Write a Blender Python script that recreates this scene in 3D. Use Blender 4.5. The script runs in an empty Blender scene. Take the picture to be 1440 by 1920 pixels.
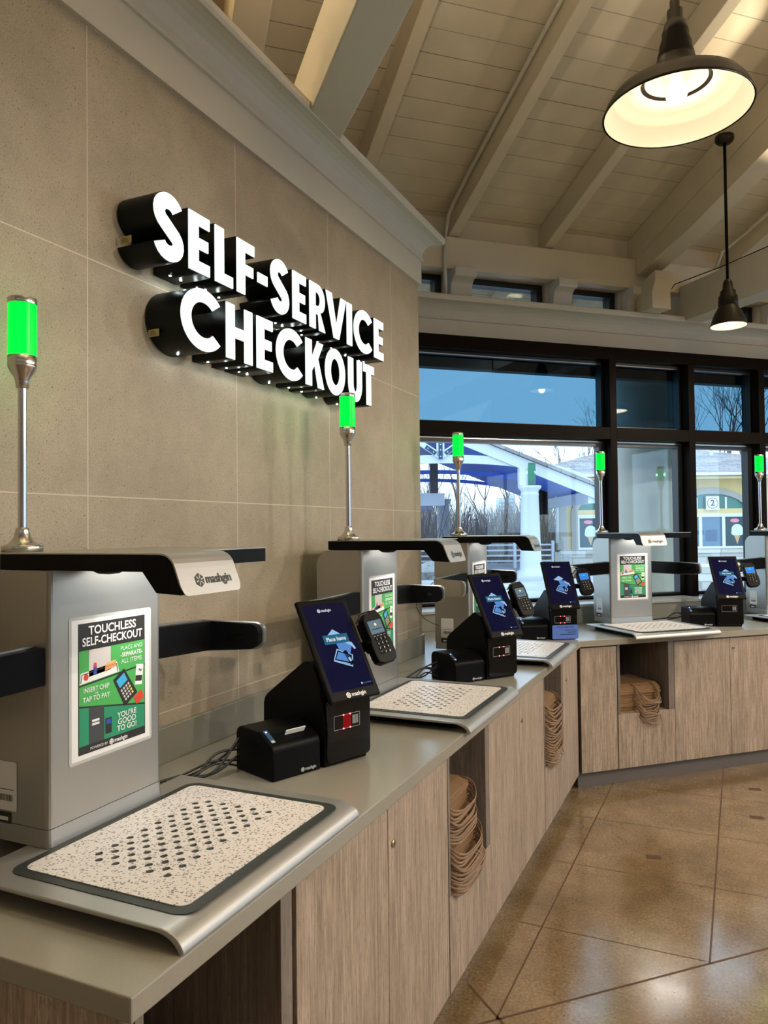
import bpy, bmesh, math, random
from mathutils import Vector, Matrix
random.seed(7)
PI = math.pi
scn = bpy.context.scene
COL = scn.collection

# ------------------------------------------------------------------ camera, light, exposure
cam_d = bpy.data.cameras.new('camera')
cam = bpy.data.objects.new('camera', cam_d)
COL.objects.link(cam)
cam_d.sensor_fit = 'HORIZONTAL'; cam_d.sensor_width = 36.0; cam_d.lens = 36.0 * 1408.24 / 1440.0
cam_d.clip_start = 0.02; cam_d.clip_end = 600
F_, PITCH, ROLL, YAW = 1408.24, math.radians(1.33333), math.radians(-0.65536), math.radians(24.41143)
fw = Vector((-math.sin(YAW) * math.cos(PITCH), math.cos(YAW) * math.cos(PITCH), math.sin(PITCH)))
r0 = Vector((math.cos(YAW), math.sin(YAW), 0)); u0 = r0.cross(fw)
rr = r0 * math.cos(ROLL) + u0 * math.sin(ROLL); uu = u0 * math.cos(ROLL) - r0 * math.sin(ROLL)
m = Matrix((rr, uu, -fw)).transposed().to_4x4(); m.translation = Vector((0, 0, 1.61))
cam.matrix_world = m
scn.camera = cam

scn.view_settings.view_transform = 'Standard'
scn.view_settings.look = 'None'
scn.view_settings.gamma = 1.0
scn.view_settings.use_curve_mapping = False
scn.view_settings.exposure = 0.85

world = bpy.data.worlds.new('overcast_sky'); scn.world = world; world.use_nodes = True
wn_ = world.node_tree.nodes; wl_ = world.node_tree.links
bg = wn_['Background']
bg.inputs['Color'].default_value = (0.72, 0.86, 1.0, 1); bg.inputs['Strength'].default_value = 1.75

LAMP_W = 0.8         # watts of the pendants in the photo
LAMP_OUT = 62.0      # watts of the pendants further right in the room
UPLIGHT_W = 95.0     # watts of each uplight on the beams
WARM = (1.0, 0.90, 0.77)

# ------------------------------------------------------------------ frames of the place
ANG = math.radians(42.867)
WD = Vector((math.cos(ANG), math.sin(ANG), 0)); WQ = Vector((-math.sin(ANG), math.cos(ANG), 0))
def W(u, q, z=0.0): return WD * u + WQ * q + Vector((0, 0, z))
EX = Vector((math.cos(YAW), math.sin(YAW), 0)); EY = Vector((-math.sin(YAW), math.cos(YAW), 0))
def Eo(x, y, z=0.0): return EX * x + EY * y + Vector((0, 0, z))

# ------------------------------------------------------------------ materials
MATS = {}
def newmat(name):
    mt = bpy.data.materials.new(name); mt.use_nodes = True
    nt = mt.node_tree
    return mt, nt, nt.nodes, nt.links, nt.nodes['Principled BSDF']
def pm(name, col, rough=0.5, metal=0.0, noise=0.0, nscale=40.0, bump=0.0, bscale=200.0, spec=None, coat=0.0, stretch=None):
    if name in MATS: return MATS[name]
    mt, nt, N, L, b = newmat(name)
    b.inputs['Roughness'].default_value = rough; b.inputs['Metallic'].default_value = metal
    if spec is not None: b.inputs['Specular IOR Level'].default_value = spec
    if coat: b.inputs['Coat Weight'].default_value = coat; b.inputs['Coat Roughness'].default_value = 0.08
    tc = N.new('ShaderNodeTexCoord'); src = tc.outputs['Object']
    if stretch:
        mp = N.new('ShaderNodeMapping'); mp.inputs['Scale'].default_value = stretch
        L.new(src, mp.inputs['Vector']); src = mp.outputs['Vector']
    n = N.new('ShaderNodeTexNoise'); n.inputs['Scale'].default_value = nscale; n.inputs['Detail'].default_value = 4
    L.new(src, n.inputs['Vector'])
    mx = N.new('ShaderNodeMixRGB')
    a = noise
    mx.inputs[1].default_value = (col[0] * (1 - a), col[1] * (1 - a), col[2] * (1 - a), 1)
    mx.inputs[2].default_value = (min(1, col[0] * (1 + a)), min(1, col[1] * (1 + a)), min(1, col[2] * (1 + a)), 1)
    L.new(n.outputs['Fac'], mx.inputs[0]); L.new(mx.outputs[0], b.inputs['Base Color'])
    if bump:
        n2 = N.new('ShaderNodeTexNoise'); n2.inputs['Scale'].default_value = bscale
        L.new(src, n2.inputs['Vector'])
        bp = N.new('ShaderNodeBump'); bp.inputs['Strength'].default_value = bump; bp.inputs['Distance'].default_value = 0.002
        L.new(n2.outputs['Fac'], bp.inputs['Height']); L.new(bp.outputs['Normal'], b.inputs['Normal'])
    MATS[name] = mt
    return mt
def em(name, col, strength):
    if name in MATS: return MATS[name]
    mt, nt, N, L, b = newmat(name)
    b.inputs['Base Color'].default_value = (col[0] * .3, col[1] * .3, col[2] * .3, 1)
    b.inputs['Emission Color'].default_value = (*col, 1); b.inputs['Emission Strength'].default_value = strength
    b.inputs['Roughness'].default_value = 0.2; b.inputs['Specular IOR Level'].default_value = 0.08
    MATS[name] = mt
    return mt
def math_node(N, L, op, a, b=None):
    n = N.new('ShaderNodeMath'); n.operation = op
    for i, v in enumerate((a, b)):
        if v is None: continue
        if isinstance(v, (int, float)): n.inputs[i].default_value = v
        else: L.new(v, n.inputs[i])
    return n.outputs[0]
def ramp(N, L, fac, stops):
    r = N.new('ShaderNodeValToRGB'); e = r.color_ramp.elements
    while len(e) < len(stops): e.new(0.5)
    for i, (p, c) in enumerate(stops): e[i].position = p; e[i].color = (*c, 1) if len(c) == 3 else c
    L.new(fac, r.inputs['Fac']); return r.outputs['Color']
def mixc(N, L, fac, a, b, mode='MIX'):
    n = N.new('ShaderNodeMixRGB'); n.blend_type = mode
    for i, v in ((0, fac), (1, a), (2, b)):
        if isinstance(v, tuple): n.inputs[i].default_value = (*v, 1) if len(v) == 3 else v
        elif isinstance(v, (int, float)): n.inputs[i].default_value = v
        else: L.new(v, n.inputs[i])
    return n.outputs[0]

def mat_tile():
    mt, nt, N, L, b = newmat('taupe_stone_tile')
    tc = N.new('ShaderNodeTexCoord'); sep = N.new('ShaderNodeSeparateXYZ'); L.new(tc.outputs['Object'], sep.inputs[0])
    dy = math_node(N, L, 'SUBTRACT', sep.outputs['Y'], 1.515); dz = math_node(N, L, 'SUBTRACT', sep.outputs['Z'], 1.71)
    py = math_node(N, L, 'PINGPONG', dy, 0.683 / 2); pz = math_node(N, L, 'PINGPONG', dz, 0.648 / 2)
    mn = math_node(N, L, 'MINIMUM', py, pz); line = math_node(N, L, 'LESS_THAN', mn, 0.0017)
    fy = math_node(N, L, 'FLOOR', math_node(N, L, 'DIVIDE', dy, 0.683)); fz = math_node(N, L, 'FLOOR', math_node(N, L, 'DIVIDE', dz, 0.648))
    cmb = N.new('ShaderNodeCombineXYZ'); L.new(fy, cmb.inputs[0]); L.new(fz, cmb.inputs[1])
    wn = N.new('ShaderNodeTexWhiteNoise'); L.new(cmb.outputs[0], wn.inputs['Vector'])
    n1 = N.new('ShaderNodeTexNoise'); n1.inputs['Scale'].default_value = 3.5; n1.inputs['Detail'].default_value = 6; n1.inputs['Roughness'].default_value = .65
    L.new(tc.outputs['Object'], n1.inputs['Vector'])
    c = ramp(N, L, n1.outputs['Fac'], [(0.3, (0.335, 0.272, 0.192)), (0.7, (0.465, 0.385, 0.280))])
    c = mixc(N, L, math_node(N, L, 'MULTIPLY', wn.outputs['Value'], 0.22), c, (0.33, 0.275, 0.21))
    n2 = N.new('ShaderNodeTexNoise'); n2.inputs['Scale'].default_value = 170; n2.inputs['Detail'].default_value = 2
    L.new(tc.outputs['Object'], n2.inputs['Vector'])
    c = mixc(N, L, math_node(N, L, 'GREATER_THAN', n2.outputs['Fac'], 0.68), c, (0.13, 0.10, 0.07))
    n3 = N.new('ShaderNodeTexNoise'); n3.inputs['Scale'].default_value = 260; L.new(tc.outputs['Object'], n3.inputs['Vector'])
    c = mixc(N, L, 0.5, c, ramp(N, L, n3.outputs['Fac'], [(0.3, (0.33, 0.33, 0.33)), (0.7, (0.67, 0.67, 0.67))]), 'OVERLAY')
    c = mixc(N, L, line, c, (0.62, 0.54, 0.42))
    L.new(c, b.inputs['Base Color']); b.inputs['Roughness'].default_value = 0.55
    return mt
def mat_wood(name, c1, c2, c3, seed=0.0):
    mt, nt, N, L, b = newmat(name)
    tc = N.new('ShaderNodeTexCoord'); mp = N.new('ShaderNodeMapping')
    mp.inputs['Scale'].default_value = (1, 1, 0.05); mp.inputs['Location'].default_value = (seed, seed, seed)
    L.new(tc.outputs['Object'], mp.inputs['Vector'])
    n = N.new('ShaderNodeTexNoise'); n.inputs['Scale'].default_value = 95; n.inputs['Detail'].default_value = 6; n.inputs['Roughness'].default_value = .7
    L.new(mp.outputs[0], n.inputs['Vector'])
    c = ramp(N, L, n.outputs['Fac'], [(0.30, c1), (0.5, c2), (0.72, c3)])
    mp2 = N.new('ShaderNodeMapping'); mp2.inputs['Scale'].default_value = (1, 1, 0.12); L.new(tc.outputs['Object'], mp2.inputs['Vector'])
    n2 = N.new('ShaderNodeTexNoise'); n2.inputs['Scale'].default_value = 14; n2.inputs['Detail'].default_value = 3; L.new(mp2.outputs[0], n2.inputs['Vector'])
    c = mixc(N, L, 0.45, c, ramp(N, L, n2.outputs['Fac'], [(0.3, (0.36, 0.35, 0.33)), (0.7, (0.66, 0.66, 0.66))]), 'OVERLAY')
    mp3 = N.new('ShaderNodeMapping'); mp3.inputs['Scale'].default_value = (1, 1, 0.16); L.new(tc.outputs['Object'], mp3.inputs['Vector'])
    n4 = N.new('ShaderNodeTexNoise'); n4.inputs['Scale'].default_value = 230; n4.inputs['Detail'].default_value = 2; L.new(mp3.outputs[0], n4.inputs['Vector'])
    c = mixc(N, L, math_node(N, L, 'MULTIPLY', math_node(N, L, 'GREATER_THAN', n4.outputs['Fac'], 0.60), 0.45), c, c1)
    L.new(c, b.inputs['Base Color']); b.inputs['Roughness'].default_value = 0.5
    return mt
def mat_floor():
    mt, nt, N, L, b = newmat('polished_brown_concrete')
    tc = N.new('ShaderNodeTexCoord')
    n1 = N.new('ShaderNodeTexNoise'); n1.inputs['Scale'].default_value = 2.2; n1.inputs['Detail'].default_value = 8; n1.inputs['Roughness'].default_value = .7
    L.new(tc.outputs['Object'], n1.inputs['Vector'])
    c = ramp(N, L, n1.outputs['Fac'], [(0.30, (0.155, 0.096, 0.042)), (0.5, (0.25, 0.165, 0.082)), (0.70, (0.35, 0.25, 0.145))])
    n2 = N.new('ShaderNodeTexNoise'); n2.inputs['Scale'].default_value = 90; n2.inputs['Detail'].default_value = 3; L.new(tc.outputs['Object'], n2.inputs['Vector'])
    c = mixc(N, L, 0.7, c, ramp(N, L, n2.outputs['Fac'], [(0.3, (0.28, 0.27, 0.25)), (0.7, (0.72, 0.73, 0.74))]), 'OVERLAY')
    n3 = N.new('ShaderNodeTexNoise'); n3.inputs['Scale'].default_value = 55; L.new(tc.outputs['Object'], n3.inputs['Vector'])
    c = mixc(N, L, math_node(N, L, 'GREATER_THAN', n3.outputs['Fac'], 0.72), c, (0.07, 0.04, 0.02))
    n5 = N.new('ShaderNodeTexNoise'); n5.inputs['Scale'].default_value = 130; L.new(tc.outputs['Object'], n5.inputs['Vector'])
    c = mixc(N, L, math_node(N, L, 'GREATER_THAN', n5.outputs['Fac'], 0.73), c, (0.6, 0.5, 0.38))
    L.new(c, b.inputs['Base Color'])
    n4 = N.new('ShaderNodeTexNoise'); n4.inputs['Scale'].default_value = 9; n4.inputs['Detail'].default_value = 5; L.new(tc.outputs['Object'], n4.inputs['Vector'])
    mr = N.new('ShaderNodeMapRange'); mr.inputs['To Min'].default_value = 0.09; mr.inputs['To Max'].default_value = 0.24; b.inputs['Specular IOR Level'].default_value = 1.0; b.inputs['Coat Weight'].default_value = 0.7; b.inputs['Coat Roughness'].default_value = 0.16
    L.new(n4.outputs['Fac'], mr.inputs['Value']); L.new(mr.outputs[0], b.inputs['Roughness'])
    bp = N.new('ShaderNodeBump'); bp.inputs['Strength'].default_value = 0.12; bp.inputs['Distance'].default_value = 0.002
    n6 = N.new('ShaderNodeTexNoise'); n6.inputs['Scale'].default_value = 35; L.new(tc.outputs['Object'], n6.inputs['Vector'])
    L.new(n6.outputs['Fac'], bp.inputs['Height']); L.new(bp.outputs[0], b.inputs['Normal'])
    return mt
def mat_planks():
    # boards run along local x; joints across the slope, local y
    mt, nt, N, L, b = newmat('painted_ceiling_boards')
    tc = N.new('ShaderNodeTexCoord'); sep = N.new('ShaderNodeSeparateXYZ'); L.new(tc.outputs['Object'], sep.inputs[0])
    p = math_node(N, L, 'PINGPONG', sep.outputs['Y'], 0.075); line = math_node(N, L, 'LESS_THAN', p, 0.0028)
    fl = math_node(N, L, 'FLOOR', math_node(N, L, 'DIVIDE', sep.outputs['Y'], 0.15))
    wn = N.new('ShaderNodeTexWhiteNoise'); wn.noise_dimensions = '1D'; L.new(fl, wn.inputs['W'])
    n = N.new('ShaderNodeTexNoise'); n.inputs['Scale'].default_value = 4; L.new(tc.outputs['Object'], n.inputs['Vector'])
    c = ramp(N, L, n.outputs['Fac'], [(0.3, (0.54, 0.48, 0.375)), (0.7, (0.63, 0.565, 0.45))])
    c = mixc(N, L, math_node(N, L, 'MULTIPLY', wn.outputs['Value'], 0.15), c, (0.45, 0.40, 0.31))
    gap = math_node(N, L, 'MULTIPLY', line, math_node(N, L, 'ADD', math_node(N, L, 'MULTIPLY', wn.outputs['Value'], 0.7), 0.2))
    c = mixc(N, L, gap, c, (0.06, 0.045, 0.03))
    L.new(c, b.inputs['Base Color']); b.inputs['Roughness'].default_value = 0.6
    return mt
def mat_speckle():
    mt, nt, N, L, b = newmat('speckled_white_panel')
    tc = N.new('ShaderNodeTexCoord')
    v = N.new('ShaderNodeTexVoronoi'); v.inputs['Scale'].default_value = 175; v.inputs['Randomness'].default_value = 1.0
    L.new(tc.outputs['Object'], v.inputs['Vector'])
    s = N.new('ShaderNodeSeparateColor'); L.new(v.outputs['Color'], s.inputs[0])
    thr = math_node(N, L, 'MULTIPLY', s.outputs[0], 0.52)
    m1 = math_node(N, L, 'LESS_THAN', v.outputs['Distance'], thr)
    v2 = N.new('ShaderNodeTexVoronoi'); v2.feature = 'DISTANCE_TO_EDGE'; v2.inputs['Scale'].default_value = 60; L.new(tc.outputs['Object'], v2.inputs['Vector'])
    m2 = math_node(N, L, 'MULTIPLY', math_node(N, L, 'LESS_THAN', v2.outputs['Distance'], 0.02), 0.28)
    c = mixc(N, L, m2, (0.86, 0.80, 0.75), (0.45, 0.38, 0.34))
    c = mixc(N, L, math_node(N, L, 'MULTIPLY', m1, 0.8), c, (0.13, 0.10, 0.085))
    L.new(c, b.inputs['Base Color']); b.inputs['Roughness'].default_value = 0.35
    return mt
def mat_shingle():
    mt, nt, N, L, b = newmat('grey_roof_shingles')
    tc = N.new('ShaderNodeTexCoord'); br = N.new('ShaderNodeTexBrick'); L.new(tc.outputs['Object'], br.inputs['Vector'])
    br.inputs['Color1'].default_value = (0.22, 0.21, 0.22, 1); br.inputs['Color2'].default_value = (0.38, 0.36, 0.36, 1); br.inputs['Mortar'].default_value = (0.13, 0.12, 0.13, 1)
    br.inputs['Scale'].default_value = 1.0; br.inputs['Brick Width'].default_value = 0.5; br.inputs['Row Height'].default_value = 0.16; br.inputs['Mortar Size'].default_value = 0.012
    br.offset = 0.4
    L.new(br.outputs['Color'], b.inputs['Base Color']); b.inputs['Roughness'].default_value = 0.9
    return mt
def mat_stone():
    mt, nt, N, L, b = newmat('pale_stone_blocks')
    tc = N.new('ShaderNodeTexCoord'); mp = N.new('ShaderNodeMapping'); mp.inputs['Rotation'].default_value = (PI / 2, 0, 0)
    L.new(tc.outputs['Object'], mp.inputs['Vector'])
    br = N.new('ShaderNodeTexBrick'); L.new(mp.outputs[0], br.inputs['Vector'])
    br.inputs['Color1'].default_value = (0.50, 0.47, 0.42, 1); br.inputs['Color2'].default_value = (0.62, 0.60, 0.55, 1); br.inputs['Mortar'].default_value = (0.33, 0.31, 0.28, 1)
    br.inputs['Scale'].default_value = 1.0; br.inputs['Brick Width'].default_value = 0.7; br.inputs['Row Height'].default_value = 0.2; br.inputs['Mortar Size'].default_value = 0.012
    L.new(br.outputs['Color'], b.inputs['Base Color']); b.inputs['Roughness'].default_value = 0.9
    return mt
def mat_glass(name, tint, refl=0.0):
    mt = bpy.data.materials.new(name); mt.use_nodes = True; nt = mt.node_tree; N = nt.nodes; L = nt.links
    N.remove(N['Principled BSDF'])
    t = N.new('ShaderNodeBsdfTransparent'); t.inputs[0].default_value = (*tint, 1)
    g = N.new('ShaderNodeBsdfGlossy'); g.inputs['Roughness'].default_value = 0.02; g.inputs[0].default_value = (0.9, 0.95, 1, 1)
    fr = N.new('ShaderNodeFresnel'); ge = N.new('ShaderNodeNewGeometry')
    ior = math_node(N, L, 'SUBTRACT', 1.45, math_node(N, L, 'MULTIPLY', ge.outputs['Backfacing'], 1.45 - 1 / 1.45)); L.new(ior, fr.inputs[0])
    tcn = N.new('ShaderNodeTexCoord'); nz = N.new('ShaderNodeTexNoise'); nz.inputs['Scale'].default_value = 1.5; L.new(tcn.outputs['Object'], nz.inputs['Vector'])
    bp = N.new('ShaderNodeBump'); bp.inputs['Strength'].default_value = 0.02; L.new(nz.outputs['Fac'], bp.inputs['Height']); L.new(bp.outputs[0], g.inputs['Normal'])
    mx = N.new('ShaderNodeMixShader')
    f = math_node(N, L, 'ADD', fr.outputs[0], refl)
    L.new(f, mx.inputs[0]); L.new(t.outputs[0], mx.inputs[1]); L.new(g.outputs[0], mx.inputs[2])
    L.new(mx.outputs[0], N['Material Output'].inputs['Surface'])
    return mt

TILE = mat_tile(); FLOOR = mat_floor(); PLANK = mat_planks(); SPECK = mat_speckle(); SHING = mat_shingle(); STONE = mat_stone()
WOOD = mat_wood('grey_brown_woodgrain', (0.19, 0.140, 0.102), (0.385, 0.298, 0.228), (0.60, 0.485, 0.385))
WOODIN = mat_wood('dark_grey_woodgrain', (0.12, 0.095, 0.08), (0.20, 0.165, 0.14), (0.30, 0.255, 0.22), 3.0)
GLASS = mat_glass('clear_window_glass', (0.86, 0.93, 0.97))
TINT = mat_glass('blue_tinted_glass', (0.255, 0.39, 0.47))
QUARTZ = pm('grey_quartz_worktop', (0.33, 0.305, 0.25), 0.24, noise=0.10, nscale=300, bump=0.0)
PAINT = pm('beige_white_paint', (0.60, 0.535, 0.42), 0.55, noise=0.05, nscale=3, bump=0.15, bscale=60)
PAINT2 = pm('grey_white_trim_paint', (0.56, 0.53, 0.47), 0.45, noise=0.04, nscale=3)
PLASTER = pm('beige_plaster', (0.50, 0.45, 0.37), 0.7, noise=0.05, nscale=4)
BRONZE = pm('dark_bronze_frame', (0.008, 0.0045, 0.002), 0.45, 0.0, noise=0.2, nscale=10, spec=0.04)
BLACKF = pm('black_window_gasket', (0.008, 0.009, 0.011), 0.35)
SILVER = pm('brushed_silver_metal', (0.46, 0.45, 0.43), 0.42, 0.7, noise=0.06, nscale=4, stretch=(1, 1, 60))
SILVERB = pm('satin_silver_paint', (0.40, 0.39, 0.36), 0.36, 0.82, noise=0.05, nscale=6)
NICKEL = pm('satin_nickel', (0.60, 0.57, 0.54), 0.22, 1.0, noise=0.05, nscale=20)
BLACK = pm('matt_black_plastic', (0.0035, 0.0035, 0.004), 0.38, noise=0.2, nscale=60, spec=0.10)
GBLACK = pm('gloss_black_plastic', (0.003, 0.003, 0.0035), 0.10, noise=0.2, nscale=30, spec=0.35)
BORDER = pm('dark_green_black_border', (0.030, 0.036, 0.032), 0.5, noise=0.35, nscale=500)
KRAFT = pm('brown_kraft_paper', (0.27, 0.15, 0.07), 0.8, noise=0.15, nscale=30, bump=0.3, bscale=80)
KRAFT2 = pm('tan_kraft_paper', (0.30, 0.19, 0.115), 0.8, noise=0.15, nscale=30)
PAPER = pm('white_paper', (0.85, 0.84, 0.82), 0.5)
LAMIN = pm('clear_laminate_edge', (0.52, 0.52, 0.50), 0.12)
TOEK = pm('grey_toe_kick', (0.15, 0.135, 0.125), 0.5)
CABLE = pm('black_cable_rubber', (0.012, 0.012, 0.012), 0.45)
LETF = em('white_lit_acrylic', (0.86, 1.0, 0.95), 0.62)
LETC = pm('black_letter_casing', (0.003, 0.004, 0.004), 0.4, spec=0.2)
LEDW = em('small_white_led', (0.85, 1.0, 0.97), 110)
LEDR = em('small_red_led', (1.0, 0.03, 0.04), 16)
BEACON = em('green_lit_diffuser', (0.0, 0.86, 0.055), 0.62)
BULB = em('warm_bulb', (1.0, 0.82, 0.52), 3.5)
ENAMEL = pm('white_enamel_inside', (0.80, 0.72, 0.56), 0.35)
SHADEB = pm('dark_bronze_enamel', (0.018, 0.014, 0.009), 0.35, 0.1, spec=0.25)
INK = pm('black_print', (0.018, 0.015, 0.013), 0.45)
WHT = pm('white_print', (0.88, 0.88, 0.86), 0.45)
GREEN = pm('green_print', (0.065, 0.40, 0.085), 0.45, noise=0.3, nscale=3)
GREEN2 = pm('teal_green_print', (0.02, 0.27, 0.13), 0.45, noise=0.3, nscale=3)
GREYP = pm('light_grey_print', (0.62, 0.58, 0.56), 0.45)
REDP = pm('red_print', (0.70, 0.05, 0.03), 0.45); ORANP = pm('orange_print', (0.72, 0.33, 0.12), 0.45)
BLUEP = pm('blue_print', (0.03, 0.08, 0.45), 0.45); CYANP = pm('cyan_print', (0.05, 0.42, 0.72), 0.45)
PINKP = pm('pink_print', (0.80, 0.25, 0.33), 0.5); YELP = pm('yellow_print', (0.85, 0.75, 0.15), 0.5); GOLDP = pm('gold_label', (0.50, 0.36, 0.16), 0.4, 0.3)
SCRN = em('navy_display', (0.0025, 0.004, 0.050), 0.16)
S_WH = em('display_white', (0.75, 0.80, 0.88), 0.33); S_BL = em('display_sky_blue', (0.10, 0.28, 0.72), 0.33)
S_LB = em('display_pale_blue', (0.35, 0.60, 0.92), 0.33); S_TE = em('display_teal_banner', (0.015, 0.12, 0.22), 0.4); S_DK = em('display_dark', (0.002, 0.003, 0.02), 0.2)
S_GR = em('small_grey_display', (0.14, 0.22, 0.29), 0.35); S_B2 = em('small_blue_display', (0.04, 0.24, 0.72), 0.5)
KEYW = pm('white_key_print', (0.55, 0.55, 0.55), 0.5)

# ------------------------------------------------------------------ mesh helpers
class MB:
    def __init__(s): s.bm = bmesh.new(); s.mi = 0
    def _fin(s, verts=None, faces=None, M=None, smooth=False):
        if M is not None and verts: bmesh.ops.transform(s.bm, matrix=M, verts=verts)
        for f in faces: f.material_index = s.mi; f.smooth = smooth
    def box(s, x0, x1, y0, y1, z0, z1, bev=0.0, M=None, seg=2):
        bm = s.bm; vs = [bm.verts.new((x, y, z)) for z in (z0, z1) for y in (y0, y1) for x in (x0, x1)]
        idx = [(0, 2, 3, 1), (4, 5, 7, 6), (0, 1, 5, 4), (2, 6, 7, 3), (0, 4, 6, 2), (1, 3, 7, 5)]
        fs = [bm.faces.new([vs[i] for i in q]) for q in idx]
        if bev > 0:
            es = list({e for f in fs for e in f.edges})
            r = bmesh.ops.bevel(bm, geom=es, offset=bev, segments=seg, affect='EDGES', profile=0.5)
            fs = list({f for v in [v for v in r['verts'] if v.is_valid] for f in v.link_faces} | {f for f in fs if f.is_valid})
            vs = list({v for f in fs for v in f.verts})
        s._fin(vs, fs, M); return s
    def poly(s, pts, M=None):
        vs = [s.bm.verts.new(p if len(p) == 3 else (p[0], p[1], 0)) for p in pts]
        f = s.bm.faces.new(vs); s._fin(vs, [f], M); return s
    def prism(s, pts, d0, d1, axis='z', bev=0.0, M=None, seg=2, smooth=False, bev_all=True):
        """pts: 2-D outline. axis z: (x,y); x: (y,z); y: (x,z)"""
        def P(a, b, d): return {'z': (a, b, d), 'x': (d, a, b), 'y': (a, d, b)}[axis]
        A = [s.bm.verts.new(P(a, b, d0)) for a, b in pts]; B = [s.bm.verts.new(P(a, b, d1)) for a, b in pts]
        n = len(pts); fs = [s.bm.faces.new(A[::-1]), s.bm.faces.new(B)]
        for i in range(n): fs.append(s.bm.faces.new([A[i], A[(i + 1) % n], B[(i + 1) % n], B[i]]))
        bmesh.ops.recalc_face_normals(s.bm, faces=fs)
        vs = A + B
        if bev > 0:
            es = list({e for f in (fs if bev_all else fs[:2]) for e in f.edges})
            r = bmesh.ops.bevel(s.bm, geom=es, offset=bev, segments=seg, affect='EDGES', profile=0.5)
            fs = list({f for v in [v for v in r['verts'] if v.is_valid] for f in v.link_faces} | {f for f in fs if f.is_valid})
            vs = list({v for f in fs for v in f.verts})
        s._fin(vs, fs, M, smooth); return s
    def lathe(s, prof, n=32, M=None, smooth=True, cx=0, cy=0):
        rings = []
        for r, z in prof:
            rings.append([s.bm.verts.new((cx + r * math.cos(2 * PI * k / n), cy + r * math.sin(2 * PI * k / n), z)) for k in range(n)] if r > 1e-6 else [s.bm.verts.new((cx, cy, z))])
        fs = []
        for a, b in zip(rings, rings[1:]):
            for k in range(n):
                k2 = (k + 1) % n
                if len(a) == 1 and len(b) == 1: continue
                if len(a) == 1: fs.append(s.bm.faces.new([a[0], b[k2], b[k]]))
                elif len(b) == 1: fs.append(s.bm.faces.new([a[k], a[k2], b[0]]))
                else: fs.append(s.bm.faces.new([a[k], a[k2], b[k2], b[k]]))
        s._fin([v for r in rings for v in r], fs, M, smooth); return s
    def tube(s, path, r, n=8, r1=None, caps=True, flat=1.0):
        path = [Vector(p) for p in path]; rings = []; ref = Vector((0, 0, 1)); N_ = len(path)
        for i, p in enumerate(path):
            t = (path[min(i + 1, N_ - 1)] - path[max(i - 1, 0)])
            if t.length < 1e-9: t = Vector((0, 0, 1))
            t.normalize()
            a = t.cross(ref)
            if a.length < 0.05: a = t.cross(Vector((1, 0, 0)))
            a.normalize(); b = t.cross(a)
            rad = r if r1 is None else r + (r1 - r) * i / (N_ - 1)
            rings.append([s.bm.verts.new(p + a * rad * math.cos(2 * PI * k / n) + b * rad * flat * math.sin(2 * PI * k / n)) for k in range(n)])
        fs = []
        for A, B in zip(rings, rings[1:]):
            for k in range(n): fs.append(s.bm.faces.new([A[k], A[(k + 1) % n], B[(k + 1) % n], B[k]]))
        if caps: fs.append(s.bm.faces.new(rings[0][::-1])); fs.append(s.bm.faces.new(rings[-1]))
        s._fin(None, fs, None, True); return s
    def text(s, body, x, y, size, M=None, align='CENTER', bold=0.0, ext=0.0, sx=1.0):
        me = text_mesh(body, size, align, bold, ext)
        T = Matrix.Translation((x, y, 0)) @ Matrix.Diagonal((sx, 1, 1, 1))
        if M is not None: T = M @ T
        b0 = len(s.bm.faces); v0 = len(s.bm.verts)
        s.bm.from_mesh(me); s.bm.verts.ensure_lookup_table(); s.bm.faces.ensure_lookup_table()
        bmesh.ops.transform(s.bm, matrix=T, verts=s.bm.verts[v0:])
        for f in s.bm.faces[b0:]: f.material_index = s.mi
        return s
    def build(s, name, mats, parent=None, loc=None, rotz=None, wrap=False):
        me = bpy.data.meshes.new(name); s.bm.normal_update(); s.bm.to_mesh(me); s.bm.free()
        for mt in (mats if isinstance(mats, (list, tuple)) else [mats]): me.materials.append(mt)
        o = bpy.data.objects.new(name, me); COL.objects.link(o)
        if parent: o.parent = parent
        if loc is not None: o.location = loc
        if rotz is not None: o.rotation_euler = (0, 0, rotz)
        return o
TXT = {}
def text_mesh(body, size, align, bold, ext):
    k = (body, size, align, bold, ext)
    if k in TXT: return TXT[k]
    c = bpy.data.curves.new('t', 'FONT'); c.body = body; c.size = size; c.align_x = align; c.align_y = 'CENTER'
    c.offset = bold * size; c.extrude = ext; c.resolution_u = 3 if size < 0.05 else 6
    o = bpy.data.objects.new('t', c); COL.objects.link(o)
    dg = bpy.context.evaluated_depsgraph_get(); dg.update()
    me = bpy.data.meshes.new_from_object(o.evaluated_get(dg)); bpy.data.objects.remove(o); bpy.data.curves.remove(c)
    TXT[k] = me; return me
def curve_mesh(contours, extrude, offset=0.0):
    c = bpy.data.curves.new('c', 'CURVE'); c.dimensions = '2D'; c.fill_mode = 'BOTH'; c.extrude = extrude; c.offset = offset
    for ct in contours:
        sp = c.splines.new('POLY'); sp.points.add(len(ct) - 1)
        for i, (x, y) in enumerate(ct): sp.points[i].co = (x, y, 0, 1)
        sp.use_cyclic_u = True
    o = bpy.data.objects.new('c', c); COL.objects.link(o)
    dg = bpy.context.evaluated_depsgraph_get(); dg.update()
    me = bpy.data.meshes.new_from_object(o.evaluated_get(dg)); bpy.data.objects.remove(o); bpy.data.curves.remove(c)
    return me
def tag(o, label=None, cat=None, group=None, kind=None):
    if label: o['label'] = label
    if cat: o['category'] = cat
    if group: o['group'] = group
    if kind: o['kind'] = kind
    return o
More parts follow.
